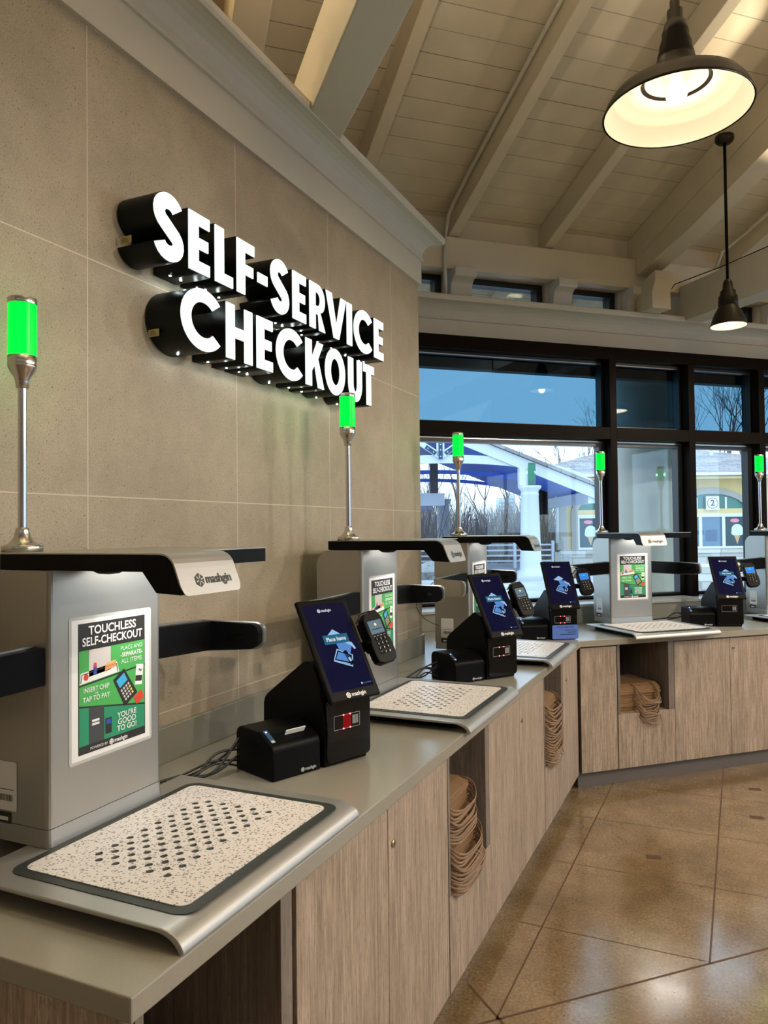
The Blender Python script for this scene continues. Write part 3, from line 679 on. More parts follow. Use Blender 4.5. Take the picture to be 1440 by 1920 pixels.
# ================================================================== KIOSK (scanner with tray)
def outline_tray(x0, x1, y0, y1, r): return roundrect(x0, x1, y0, y1, r, 6)
def make_kiosk(label, loc, rot):
    t = thing('checkout_kiosk', label, 'kiosk', loc, rot, 'silver camera kiosks with trays')
    # tray : x -.155...495 , y from +.04 (back) to -.515 (front, rolled over)
    prof = [(.06, .036), (-.428, .036)]
    for k in range(1, 9):
        a = k / 8 * PI / 2 * .92; prof.append((-.428 - .052 * math.sin(a), .036 - .037 * (1 - math.cos(a))))
    under = [(y + .004, z - .0085) for y, z in prof[::-1]]
    under = [(y, z) for y, z in under]
    prof = prof + [(y + .006, z) for y, z in under]
    w = MB(); w.prism([(a, b + .0) for a, b in prof], -.155, .495, 'x', .003, seg=2)
    tray = w.build('tray', SILVER, t)
    w = MB(); w.box(-.10, .44, -.40, .04, .0005, .0275); w.build('tray_foot', BLACK, t)
    w = MB(); w.prism(roundrect(-.110, .455, -.450, -.006, .035, 6), .036, .0375, 'z'); w.build('tray_border', BORDER, t)
    holes = []
    for i in range(10):
        y = -.315 + .0217 * i
        if i % 2 == 0: xs = [-.002 + .0437 * k for k in range(9)]
        else: xs = [.020 + .0437 * k for k in range(8)]
        for x in xs: holes.append(circle(x, y, .0084, 14))
    me = curve_mesh([roundrect(-.088, .432, -.425, -.028, .022, 6)] + holes, .0009)
    me.transform(Matrix.Translation((0, 0, .0386))); me.materials.append(SPECK)
    p = bpy.data.objects.new('perforated_panel', me); COL.objects.link(p); p.parent = t
    # tower
    w = MB()
    bk = [(0, .075), (0, .617), (.14, .617)]
    for k in range(1, 7):
        a = k / 6 * PI / 2; bk.append((.14 + .06 * math.sin(a), .557 + .06 * math.cos(a)))
    bk += [(.20, .075)]
    w.prism(bk, 0, .345, 'x')
    vert = [e for e in w.bm.edges if abs(e.verts[0].co.y) < 1e-4 and abs(e.verts[1].co.y) < 1e-4 and abs(e.verts[0].co.x - e.verts[1].co.x) < 1e-4]
    bmesh.ops.bevel(w.bm, geom=vert, offset=.012, segments=4, affect='EDGES', profile=.5)
    tower = w.build('tower', SILVERB, t)
    w = MB(); w.prism(roundrect(.0, .345, 0, .20, .012, 4), .037, .0735, 'z', .0); 
    for v in w.bm.verts:
        if v.co.z < .05: v.co.y -= .004 if v.co.y < .1 else 0; v.co.x += -.003 if v.co.x < .17 else .003
    w.build('tower_base', SILVERB, t)
    # label stickers on the left side of the tower
    Ms = frame((-.0008, .165, .10), (0, -1, 0), (0, 0, 1))
    w = MB(); w.mi = 0; w.poly(roundrect(0, .072, 0, .105, .004, 3), Ms); w.mi = 1
    w.poly([(.012, .044), (.062, .044), (.062, .0455), (.012, .0455)], lift(Ms, .0002))
    rnd = random.Random(3); x = .014
    while x < .058:
        b = rnd.choice((.001, .0016, .0024)); w.poly([(x, .020), (x + b, .020), (x + b, .034), (x, .034)], lift(Ms, .0002)); x += b + rnd.choice((.001, .0017))
    w.mi = 1; w.poly([(.0, -.028), (.055, -.028), (.055, -.004), (0, -.004)], Ms); w.mi = 0; w.poly([(.012, -.022), (.046, -.022), (.046, -.014), (.012, -.014)], lift(Ms, .0002))
    w.build('asset_label', [PAPER, INK], t)
    # canopy (top plate with forward arm)
    w = MB()
    plan = [(.012, .155), (-.002, .143), (-.002, -.262), (.188, -.262), (.188, -.215), (.495, -.215), (.495, .115), (.480, .155)]
    w.prism(plan, .618, .651, 'z')
    arcn = [(-.300 - .036 * math.sin(a), .615 + .036 * math.cos(a)) for a in [math.radians(d) for d in range(0, 76, 15)]]
    nose = [(-.255, .618), (-.258, .651)] + arcn + [(-.356, .576), (-.352, .574), (-.290, .577)]
    w.prism(nose, -.002, .188, 'x', .0015, seg=1)
    w.lathe([(0, .604), (.022, .606), (.034, .612), (.036, .618)], 20, cx=.11, cy=-.06)
    w.build('canopy', BLACK, t)
    w = MB()
    w.prism([(.012, .155), (-.002, .143), (-.002, -.264), (.188, -.264), (.188, -.219), (.495, -.219), (.495, .115), (.480, .155)], .6512, .6545, 'z', .0008, seg=1)
    aro = [(-.300 - .0395 * math.sin(a), .615 + .0395 * math.cos(a)) for a in [math.radians(d) for d in range(0, 76, 15)]]
    ari = [(-.300 - .0362 * math.sin(a), .615 + .0362 * math.cos(a)) for a in [math.radians(d) for d in range(0, 76, 15)]]
    flat = lambda P_, x0, x1: [w.bm.verts.new((x, y, z)) for y, z in P_ for x in (x0, x1)]
    rws = [0, .35, .62, .76, .88, .95, 1.0]; a0_, b0_ = aro[-1], ari[-1]; ey_ = -.0205
    So = [(-.262, .6545)] + aro + [(a0_[0] + ey_ * k, a0_[1] - .053 * k) for k in rws[1:]]; Si = [(-.262, .6512)] + ari + [(b0_[0] + ey_ * k, b0_[1] - .053 * k) for k in rws[1:]]
    ins = [0] * (len(So) - 4) + [.0012, .0035, .0065, .013]; xs_ = [(-.002 + i_, .188 - i_) for i_ in ins]
    A = [[w.bm.verts.new((x, y, z)) for x in xx] for (y, z), xx in zip(So, xs_)]; B = [[w.bm.verts.new((x, y, z)) for x in xx] for (y, z), xx in zip(Si, xs_)]
    for k in range(len(So) - 1):
        for q_ in ([A[k][0], A[k][1], A[k + 1][1], A[k + 1][0]], [B[k][1], B[k][0], B[k + 1][0], B[k + 1][1]], [A[k][0], A[k + 1][0], B[k + 1][0], B[k][0]], [A[k + 1][1], A[k][1], B[k][1], B[k + 1][1]]): w.bm.faces.new(q_)
    w.bm.faces.new([A[-1][0], A[-1][1], B[-1][1], B[-1][0]]); bmesh.ops.recalc_face_normals(w.bm, faces=w.bm.faces[:])
    w.build('canopy_skin', SILVER, t)
    # word on the lip
    up = Vector((0, .0205, .053)).normalized()
    Ml = lift(frame((0, -.3382 - .0095, .6252 - .0245), (1, 0, 0), up), .0008)
    w = MB(); logo(w, Ml, .058, -.001, .0265, 0, 1); w.build('wordmark', [INK, SILVER], t)
    # under-canopy light
    w = MB(); w.mi = 0; w.box(.19, .47, -.15, -.10, .6176, .6179); w.build('tray_light', em('tray_light_strip', (1, .96, .90), 14), t)
    w = MB(); w.box(.17, .30, -.075, -.055, .6176, .6179); w.build('tower_light', MATS['tray_light_strip'], t)
    # side camera arms
    def arm(sgn):
        def X(x): return x if sgn > 0 else .345 - x
        pl = [(.340, .012), (.625, .060), (.646, -.090)]
        pin = []
        for i, (x, y) in enumerate(pl): pin.append(Vector((x, y)))
        s0 = (pin[1] - pin[0]).length; s1 = (pin[2] - pin[1]).length; S = s0 + s1
        def at(s, off):
            if s <= s0: d = (pin[1] - pin[0]).normalized(); p = pin[0] + d * s
            else: d = (pin[2] - pin[1]).normalized(); p = pin[1] + d * (s - s0)
            nn = Vector((d.y, -d.x)) * -1      # outward normal
            return p + nn * off
        elev = [(0, .376), (s0, .354), (S - .030, .360)]
        for k in range(1, 7): a = k / 6 * PI / 2; elev.append((S - .030 + .030 * math.sin(a), .390 - .030 * math.cos(a)))
        elev += [(S, .406)]
        for k in range(1, 7): a = k / 6 * PI / 2; elev.append((S - .026 + .026 * math.cos(a), .406 + .026 * math.sin(a)))
        elev += [(s0, .437), (0, .455)]
        def layer(o0, o1, name, mt, par, grow=0.0):
            w = MB(); A = []; B = []
            for s, z in elev:
                zz = z + (grow if z > .40 else -grow)
                a = at(s + (grow if s > s0 + .05 else 0), o0); b = at(s + (grow if s > s0 + .05 else 0), o1)
                A.append(w.bm.verts.new((X(a.x), a.y, zz))); B.append(w.bm.verts.new((X(b.x), b.y, zz)))
            n = len(elev); i1, i2 = 1, n - 2
            w.bm.faces.new([A[0], A[1], A[n - 2], A[n - 1]]); w.bm.faces.new([A[i] for i in range(1, n - 1)])
            w.bm.faces.new([B[0], B[1], B[n - 2], B[n - 1]][::-1]); w.bm.faces.new([B[i] for i in range(1, n - 1)][::-1])
            for i in range(n): w.bm.faces.new([A[i], A[(i + 1) % n], B[(i + 1) % n], B[i]])
            bmesh.ops.recalc_face_normals(w.bm, faces=w.bm.faces[:])
            return w.build(name, mt, par)
        a_ = layer(-.002, .026, 'camera_arm', BLACK, t)
        layer(.026, .042, 'arm_shell', SILVERB, a_, .004)
        d = (pin[2] - pin[1]).normalized(); q = at(S - .075, -.0026)
        Mx = frame((X(q.x), q.y, .396), ((d.x if sgn > 0 else -d.x), d.y, 0), (0, 0, 1))
        w = MB(); w.prism([(.030 * math.cos(2 * PI * k / 20), .010 * math.sin(2 * PI * k / 20)) for k in range(20)], -.001, .001, 'z', M=Mx); w.build('lens', GBLACK, a_)
    arm(1); arm(-1)
    # laminated notice on the tower front
    Mp = frame((.060, -.0008, .196), (1, 0, 0), (0, 0, 1))
    PW, PH = .242, .308
    w = MB(); w.mi = 0; w.poly(roundrect(-.007, PW + .007, -.007, PH + .007, .008, 4), Mp)
    w.mi = 1; w.poly(roundrect(0, PW, 0, PH, .002, 2), lift(Mp, .0003))
    def U(a, v): return (a * PW, (1 - v) * PH)
    k2 = lift(Mp, .0006); k3 = lift(Mp, .0009); k4 = lift(Mp, .0012); k5 = lift(Mp, .0015); k6 = lift(Mp, .0018)
    def q4(mi, pts, M_): w.mi = mi; w.poly([U(*p) for p in pts][::-1], M_)
    q4(2, [(.075, .03), (.935, .03), (.935, .965), (.075, .965)], k2)
    q4(3, [(.085, .225), (.925, .225), (.925, .415), (.085, .47)], k3)
    q4(3, [(.085, .482), (.925, .427), (.925, .722), (.085, .615)][:4], k3)
    q4(4, [(.085, .628), (.925, .735), (.925, .905), (.085, .905)], k3)
    # panel one picture
    q4(5, [(.20, .226), (.47, .226), (.47, .40), (.20, .42)], k4)
    q4(1, [(.10, .385), (.55, .352), (.58, .432), (.09, .464)], k4)
    q4(2, [(.115, .393), (.54, .362), (.545, .368), (.122, .399)], k5); q4(2, [(.112, .393), (.12, .394), (.105, .455), (.097, .455)], k5); q4(2, [(.538, .364), (.547, .364), (.565, .43), (.556, .43)], k5)
    w.mi = 7; w.poly([(U(.165, .418)[0] + .030 * PW * math.cos(a * PI / 8), U(.165, .418)[1] + .024 * PH * math.sin(a * PI / 8)) for a in range(16)], k5)
    q4(8, [(.255, .345), (.295, .345), (.295, .41), (.255, .41)], k5); q4(7, [(.262, .325), (.288, .325), (.295, .355), (.255, .355)], k6)
    q4(6, [(.40, .362), (.535, .350), (.535, .385), (.395, .402)], k5); q4(9, [(.40, .362), (.42, .345), (.53, .334), (.535, .350)], k5)
    # card terminal picture
    def rot(pts, cx, cy, a, sx=1): return [(cx + (x * math.cos(a) - y * math.sin(a)) * sx, cy + (x * math.sin(a) + y * math.cos(a)) / PH * PW) for x, y in pts]
    q4(1, rot([(-.05, -.10), (.05, -.10), (.05, .10), (-.05, .10)], .85, .49, .12), k4)
    q4(2, rot([(-.045, -.01), (.045, -.01), (.045, .045), (-.045, .045)], .845, .505, .12), k5)
    q4(2, rot([(-.085, -.17), (.085, -.17), (.10, .15), (-.10, .15)], .66, .565, -.55), k5)
    q4(10, rot([(-.06, -.135), (.06, -.135), (.06, -.045), (-.06, -.045)], .66, .565, -.55), k6)
    for ix in range(4):
        for iy in range(4): q4(11 if ix == 3 and iy > 0 else 5, rot([(-.065 + ix * .035, -.02 + iy * .036), (-.043 + ix * .035, -.02 + iy * .036), (-.043 + ix * .035, .003 + iy * .036), (-.065 + ix * .035, .003 + iy * .036)], .66, .565, -.55), k6)
    q4(7, rot([(-.06, -.045), (.06, -.045), (.06, .045), (-.06, .045)], .845, .665, -.5), k5)
    # terminal picture in panel three
    q4(12, [(.20, .642), (.385, .655), (.385, .905), (.20, .905)], k4); q4(1, [(.235, .735), (.325, .735), (.325, .752), (.235, .752)], k5); q4(1, [(.235, .76), (.325, .76), (.325, .777), (.235, .777)], k5)
    q4(2, [(.40, .755), (.48, .755), (.48, .87), (.40, .87)], k4); q4(8, [(.41, .765), (.47, .765), (.47, .80), (.41, .80)], k5)
    poster = w.build('poster', [LAMIN, PAPER, INK, GREEN, GREEN2, GREYP, ORANP, REDP, BLUEP, pm('tan_print', (.8, .45, .22), .5), CYANP, YELP, pm('charcoal_print', (.05, .055, .06), .4)], t)
    def T(s_, a, v, sz, bold=.02, al='CENTER', sx=1.0): x, y = U(a, v); w.text(s_, x, y, sz, k6, al, bold, 0, sx)
    w = MB(); T('TOUCHLESS', .50, .088, .0270, .022, sx=1.0); T('SELF-CHECKOUT', .505, .168, .0262, .022, sx=.93); w.build('heading_lettering', WHT, poster)
    w = MB(); T('PLACE AND', .745, .262, .0135, .0); T('-SEPARATE-', .745, .312, .0140, .022); T('ALL ITEMS', .745, .362, .0150, .0); w.build('first_panel_lettering', WHT, poster)
    w = MB(); T('INSERT CHIP', .29, .515, .0150, .01, sx=.9); T('OR', .29, .548, .007, 0); T('TAP TO PAY', .29, .582, .0160, .012, sx=.9); w.build('second_panel_lettering', WHT, poster)
    w = MB(); T("YOU'RE", .68, .762, .0180, .015); T('GOOD', .68, .812, .0190, .015); T('TO GO!', .68, .862, .0180, .015); w.build('third_panel_lettering', WHT, poster)
    w = MB(); w.text('Pay', *U(.865, .455), .0085, k6, 'CENTER', .02); w.mi = 1; w.text('G Pay', *U(.845, .488), .0075, lift(k6, .0002), 'CENTER', .02); w.build('phone_lettering', [INK, WHT], poster)
    w = MB(); T('POWERED BY', .32, .938, .0085, .0); logo(w, k6, *U(.475, .938), .0130, 0, 1); w.build('footer_lettering', [WHT, INK], poster)
    return t
kio = make_kiosk('nearest silver kiosk, its tray filling the lower left', (-1.30, 1.150, ZC), R90)
KGR = 'silver camera kiosks with trays'
dup(kio, 'second silver kiosk along the tiled wall, behind the nearest terminal', (-1.275, 2.60, ZC), R90)
dup(kio, 'third silver kiosk, last before the corner with the windows', (-1.268, 3.90, ZC), R90)
dup(kio, 'fourth silver kiosk, on the window side of the corner', tuple(W(3.085, 4.385, ZC)), ANG)
dup(kio, 'last silver kiosk, cut off by the right edge', tuple(W(4.44, 4.385, ZC)), ANG)

# ------------------------------------------------------------------ beacon on each kiosk : its own thing standing on the canopy
def make_beacon(label, loc):
    t = thing('status_beacon', label, 'light', loc, 0, 'green status beacons on poles')
    w = MB(); w.lathe([(0, 0), (.044, 0), (.044, .013), (.042, .015), (.036, .016), (.026, .022), (.018, .034), (.0145, .048), (.0145, .053), (.0095, .055)], 40); w.build('base', NICKEL, t)
    w = MB(); w.lathe([(.0095, .054), (.0095, .375)], 24); w.build('pole', pm('polished_pole', (.66, .63, .68), .2, 1.0), t)
    w = MB(); w.lathe([(.0095, .372), (.014, .372), (.0145, .385), (.0175, .396), (.026, .408), (.0305, .418), (.0315, .420), (.0312, .421), (.0315, .423), (.0305, .424), (.0310, .426), (.0310, .445), (0, .445)], 40); w.build('collar', NICKEL, t)
    w = MB(); w.lathe([(.0308, .446), (.0308, .563)], 40); w.build('lamp_body', BEACON, t)
    w = MB(); w.lathe([(.0310, .563), (.0315, .565), (.0315, .575), (.0295, .577), (.0270, .576), (0, .571)], 40); w.build('cap', NICKEL, t)
    l = bpy.data.lights.new('beacon_glow', 'POINT'); l.energy = 4.0; l.color = (.12, 1.0, .22); l.shadow_soft_size = .035
    lo = bpy.data.objects.new('beacon_glow', l); COL.objects.link(lo); lo.parent = t; lo.location = (0, 0, .505)
    return t
ZB = ZC + .6548
bea = make_beacon('green beacon on the nearest kiosk, far left', (-1.450, 1.211, ZB))
dup(bea, 'green beacon on the second kiosk, below the sign', (-1.345, 2.625, ZB), 0)
dup(bea, 'green beacon on the third kiosk, in front of the pavilion', (-1.350, 3.985, ZB), 0)
dup(bea, 'green beacon on the fourth kiosk by the first window mullion', tuple(W(3.145, 4.56, ZB)), 0)
dup(bea, 'green beacon on the last kiosk at the right edge', tuple(W(4.50, 4.49, ZB)), 0)

# ================================================================== PAY TERMINAL (screen, printer, pin pad)
def make_terminal(label, loc, rot, banner='Place Items', card=False, leds=True, paper=True, pin=0):
    t = thing('pay_terminal', label, 'terminal', loc, rot, 'black pay terminals')
    # stand: side profile in (y,z), y into the counter
    w = MB()
    pr = [(.006, .0), (.004, .012), (.0, .030), (.002, .12), (.012, .185), (.02, .20), (.02, .23), (.050, .285), (.085, .302), (.10, .300), (.285, .180), (.302, .165), (.31, .145), (.312, .0)]
    w.prism(pr, .0, .168, 'x', .003, seg=2)
    stand = w.build('stand', BLACK, t)
    # glossy front plate with rounded foot
    w = MB(); pts = roundrect(.004, .176, .012, .195, .016, 5)
    w.prism(pts, -.006, .004, 'y', .002, seg=1); w.build('front_plate', GBLACK, t)
    # scan window
    Mf = frame((0, -.0065, 0), (1, 0, 0), (0, 0, 1))
    w = MB()
    z0, z1 = .105, .145
    w.mi = 0
    for a, b, c_, d_ in ((.030, .130, z1, z1 + .001), (.030, .130, z0 - .001, z0), (.029, .030, z0, z1), (.130, .131, z0, z1)): w.poly([(a, c_), (b, c_), (b, d_), (a, d_)], lift(Mf, .0002))
    w.mi = 2; w.poly([(.064, z0), (.096, z0), (.096, z1), (.064, z1)], lift(Mf, .0002)) if leds and paper else None
    w.mi = 3; rnd = random.Random(5); x = .102
    while x < .124: b = rnd.choice((.0008, .0014)); w.poly([(x, z0 + .008), (x + b, z0 + .008), (x + b, z1 - .006), (x, z1 - .006)], lift(Mf, .0003)); x += b + .0012
    w.mi = 3
    if leds:
        w.mi = 1
        for x in (.066, .092):
            for z in (z0, z1): w.lathe([(0, .0012), (.0022, .0008), (.0022, 0)], 10, M=lift(Mf, .0004) @ Matrix.Translation((x, z, 0)))
    w.build('scan_window', [KEYW, LEDR, em('red_scan_glass', (.45, .01, .01), .12), KEYW], t)
    # screen, leaning back 27 degrees
    tilt = math.radians(30.5)
    Mscr = Matrix.Translation((-.012, -.048, .196)) @ Matrix.Rotation(-tilt, 4, 'X')    # local x width, z up the screen, y into it
    w = MB(); w.box(0, .196, 0, .016, 0, .330, .006, M=Mscr, seg=3); 
    w.prism([(.0, .03), (.035, .07), (.035, .30), (.0, .328)], .03, .170, 'x', .004, M=Mscr @ Matrix.Translation((0, .014, 0)))
    scr = w.build('screen', BLACK, t)
    Ms = Mscr @ frame((0, -.0004, 0), (1, 0, 0), (0, 0, 1))
    w = MB(); w.mi = 0; w.poly([(.016, .032), (.180, .032), (.180, .312), (.016, .312)], Ms)
    k1 = lift(Ms, .0002); k2 = lift(Ms, .0004); k3 = lift(Ms, .0006); k4 = lift(Ms, .0008); k5 = lift(Ms, .001)
    logo(w, k1, .072, .290, .0125, 1, 0)
    # hand over the tray
    w.mi = 3; w.poly([(.060, .200), (.098, .226), (.126, .206), (.100, .190)][::-1], k1)
    if banner == 'Pay Here': w.mi = 2; w.poly([(.050, .185), (.09, .20), (.09, .175)], k1)
    w.mi = 2; w.poly([(.098, .150), (.092, .190), (.104, .196), (.140, .190), (.150, .165), (.132, .138), (.116, .150)][::-1], k2)
    w.mi = 3; w.poly([(.128, .186), (.155, .176), (.163, .155), (.156, .152), (.148, .166), (.128, .178)], k3)
    w.mi = 3; w.poly([(.062, .128), (.088, .162), (.142, .136), (.128, .104)][::-1], k2)
    w.mi = 4; w.poly([(.066, .128), (.089, .157), (.137, .135), (.124, .108)][::-1], k3)
    w.mi = 2; w.poly([(.072, .130), (.090, .152), (.126, .136), (.116, .116)][::-1], k4)
    w.mi = 3; w.poly([(.062, .124), (.125, .098), (.128, .102), (.063, .128)], k3)
    w.mi = 4; w.poly([(.108, .150), (.122, .154), (.136, .108), (.120, .104)][::-1], k4)
    w.mi = 3; w.poly([(.118, .128), (.126, .131), (.130, .118), (.122, .115)][::-1], k5)
    if banner:
        w.mi = 5; w.poly([(.050, .178), (.148, .178), (.148, .208), (.050, .208)], lift(Ms, .0012))
        w.mi = 1; w.text(banner, .099, .193, .0185 if banner == 'Place Items' else .0175, lift(Ms, .0014), 'CENTER', .03, 0, .92)
    w.mi = 2; w.text('Let us know', .158, .044, .0065, k1)
    w.mi = 1; w.lathe([(0, 0), (.003, 0)], 10, M=lift(Ms, .0003) @ Matrix.Translation((.136, .044, 0)))
    w.build('display', [SCRN, S_WH, S_BL, S_LB, S_DK, S_TE], scr)
    w = MB(); logo(w, k1, .070, .016, .0175, 0, 1); w.build('wordmark', [WHT, INK], scr)
    # printer
    pr_ = [(.006, .0), (.006, .085), (.012, .097), (.055, .122), (.075, .128), (.165, .128)]
    for k in range(1, 6): a = k / 5 * PI / 2; pr_.append((.165 + .025 * math.sin(a), .103 + .025 * math.cos(a)))
    pr_ += [(.19, .0)]
    w = MB(); w.prism(pr_, -.182, -.012, 'x', .005, seg=3); prn = w.build('printer', BLACK, t)
    sl = math.atan2(.122 - .097, .055 - .012)
    Mt = frame((-.182, .012, .0978), (1, 0, 0), (0, .043, .025))
    w = MB(); w.mi = 0; w.poly([(.066, .028), (.134, .028), (.134, .040), (.066, .040)], lift(Mt, .0006)); w.build('paper_slot', BLACK if not paper else GBLACK, prn)
    if paper:
        w = MB(); w.box(.066, .134, .030, .033, 0, .016, M=Mt); w.build('receipt_paper', PAPER, prn)
    Mt2 = frame((-.178, .02, .1035), (0, .043, .025), (-1, 0, 0))
    w = MB(); w.mi = 0; w.poly([(.0, -.018), (.052, -.018), (.052, -.003), (.0, -.003)], lift(Mt2, .0010)); w.mi = 1
    w.poly([(.001, -.016), (.010, -.016), (.010, -.005), (.001, -.005)], lift(Mt2, .0014)); w.mi = 2; w.lathe([(0, 0), (.0028, 0)], 10, M=lift(Mt2, .0016) @ Matrix.Translation((.044, -.010, 0)))
    w.build('status_panel', [pm('blue_grey_panel', (.03, .07, .16), .4), KEYW, em('blue_led', (.3, .6, 1), 3)], prn)
    Mq = frame((0, .0055, 0), (1, 0, 0), (0, 0, 1))
    w = MB(); logo(w, Mq, -.078, .014, .0125, 0, 1); w.build('wordmark', [KEYW, INK], prn)
    # pin pad on a bracket at the right of the screen
    Mk = Matrix.Translation((.208, -.008, .270)) @ Matrix.Rotation(-math.radians(26), 4, 'X') @ Matrix.Rotation(math.radians(-5), 4, 'Y') @ Matrix.Diagonal((1.08, 1, 1, 1))
    w = MB()
    body = [(0.004, .010), (.0, .03), (.0, .072), (.006, .088), (.003, .100), (.003, .150), (.016, .176), (.066, .176), (.080, .150), (.080, .100), (.077, .088), (.083, .072), (.083, .03), (.077, .010), (.060, .0), (.022, .0)]
    w.prism(body, -.012, .018, 'y', .004, M=Mk, seg=2)
    w.box(.010, .073, .018, .040, .05, .15, .006, M=Mk)
    pad = w.build('pin_pad', BLACK, t)
    Mkf = Mk @ frame((0, -.0124, 0), (1, 0, 0), (0, 0, 1))
    w = MB(); w.mi = 0; w.poly([(.014, .098), (.069, .098), (.069, .142), (.014, .142)], Mkf); w.mi = 1
    w.poly([(.020, .112), (.062, .112), (.062, .114), (.020, .114)], lift(Mkf, .0002)); w.mi = 2; w.lathe([(0, 0), (.0045, 0)], 12, M=lift(Mkf, .0002) @ Matrix.Translation((.042, .128, 0)))
    w.build('pad_display', [S_GR if pin == 0 else S_B2, S_DK, em('yellow_icon', (.9, .75, .1), .7) if pin == 0 else S_LB], pad)
    w = MB(); w.mi = 0
    for iy in range(5):
        for ix in range(3):
            x = .020 + ix * .0165; z = .080 - iy * .0148
            if iy < 4: w.box(x, x + .0115, z - .0045, z + .0045, 0, .0012, .0004, M=Mkf, seg=1)
    w.build('keypad', GBLACK, pad)
    w = MB()
    for iy in range(4):
        for ix in range(3):
            x = .0257 + ix * .0165; z = .080 - iy * .0148
            w.text('123456789*0#'[iy * 3 + ix], x, z, .0085, lift(Mkf, .0014), 'CENTER', .04)
    for k in range(4): w.poly([(.018 + k * .0135, .0905), (.025 + k * .0135, .0905), (.025 + k * .0135, .0918), (.018 + k * .0135, .0918)], lift(Mkf, .0003))
    w.build('key_digits', KEYW, pad)
    w = MB(); w.tube([(.17, .05, .40), (.19, .05, .425), (.215, .055, .43), (.235, .06, .42), (.245, .062, .40)], .003, 6)
    w.build('pad_cord', CABLE, t)
    w = MB(); w.prism([(.165, .31), (.235, .31), (.235, .34), (.165, .34)], .045, .058, 'y'); w.build('bracket', BLACK, t)
    if card:
        w = MB(); w.prism(roundrect(.010, .178, .006, .092, .008, 4), -.013, -.0115, 'y'); w.mi = 1
        Mn = frame((0, -.0132, 0), (1, 0, 0), (0, 0, 1)); w.text('TOUCH SCREEN & BAG', .094, .078, .0105, Mn, 'CENTER', .04)
        for k, (a, b) in enumerate(((.09, .165), (.11, .165), (.06, .165))): w.poly([(a, .058 - k * .013), (b, .058 - k * .013), (b, .062 - k * .013), (a, .062 - k * .013)], Mn)
        tag(w.build('notice_card', [pm('blue_card', (.10, .20, .62), .4), pm('navy_print', (.02, .03, .12), .5)], t), 'blue card leaning on the terminal foot')
    return t
make_terminal('nearest black pay terminal showing Place Items with paper in its printer', (-1.077, 1.938, ZC), math.radians(68.4))
make_terminal('second black pay terminal with four red lights, showing Place Items', (-1.005, 3.345, ZC), math.radians(57), paper=False)
make_terminal('third pay terminal in the corner with a blue card at its foot', (-1.00, 4.672, ZC), math.radians(33), banner=None, card=True, paper=False, pin=1)
make_terminal('fourth pay terminal right of the fourth kiosk, showing Pay Here', (-.062, 5.672, ZC), math.radians(21), banner='Pay Here', leds=False, paper=False, pin=1)

# ------------------------------------------------------------------ cables behind the terminals
def cable(label, pts, grp, r=.0035):
    base = Vector(pts[0]); w = MB()
    # smooth the way with a Catmull-Rom pass
    P = [Vector(p) for p in pts]; P = [P[0]] + P + [P[-1]]; path = []
    for i in range(1, len(P) - 2):
        for k in range(6):
            s_ = k / 6; a, b, c_, d_ = P[i - 1], P[i], P[i + 1], P[i + 2]
            path.append(.5 * ((2 * b) + (-a + c_) * s_ + (2 * a - 5 * b + 4 * c_ - d_) * s_ * s_ + (-a + 3 * b - 3 * c_ + d_) * s_ ** 3) - base)
    path.append(P[-1] - base)
    w.tube(path, r, 7); o = w.build('power_cable', CABLE, loc=base); tag(o, label, 'cable', grp)
rnd = random.Random(21)
def cable_bundle(a, b, n, lab, grp, spread=.05):
    a = Vector(a); b = Vector(b); d = (b - a); nrm = Vector((-d.y, d.x, 0)).normalized()
    for i in range(n):
        o1 = nrm * rnd.uniform(-spread, spread); pts = [a + Vector((0, 0, .005 + i * .007)), a + d * .25 + o1 * .6 + Vector((0, 0, .006 + rnd.uniform(0, .02))), a + d * .5 + o1 + Vector((0, 0, .012 + rnd.uniform(0, .025))), a + d * .75 + o1 * .5 + Vector((0, 0, .02 + rnd.uniform(0, .05))), b + Vector((0, 0, .02 + i * .016))]
        cable(lab, pts, grp, rnd.uniform(.0028, .0042))
cable_bundle((-1.43, 1.52, ZC), (-1.29, 1.81, ZC), 6, 'black cable in the tangle behind the nearest terminal', 'cables behind the nearest terminal', .035)
cable_bundle((-1.36, 2.96, ZC), (-1.22, 3.26, ZC), 5, 'black cable in the tangle behind the second terminal', 'cables behind the second terminal', .03)
cable_bundle(W(3.46, 4.60, ZC), W(3.83, 4.50, ZC), 4, 'black cable on the worktop right of the fourth kiosk', 'cables right of the fourth kiosk', .03)
cable('thin black cable looping beside the third kiosk tower', [(-1.44, 3.86, 1.33), (-1.50, 3.84, 1.28), (-1.56 + .03, 3.78, 1.20), (-1.50, 3.83, 1.12), (-1.43, 3.87, 1.08)], None, .002)

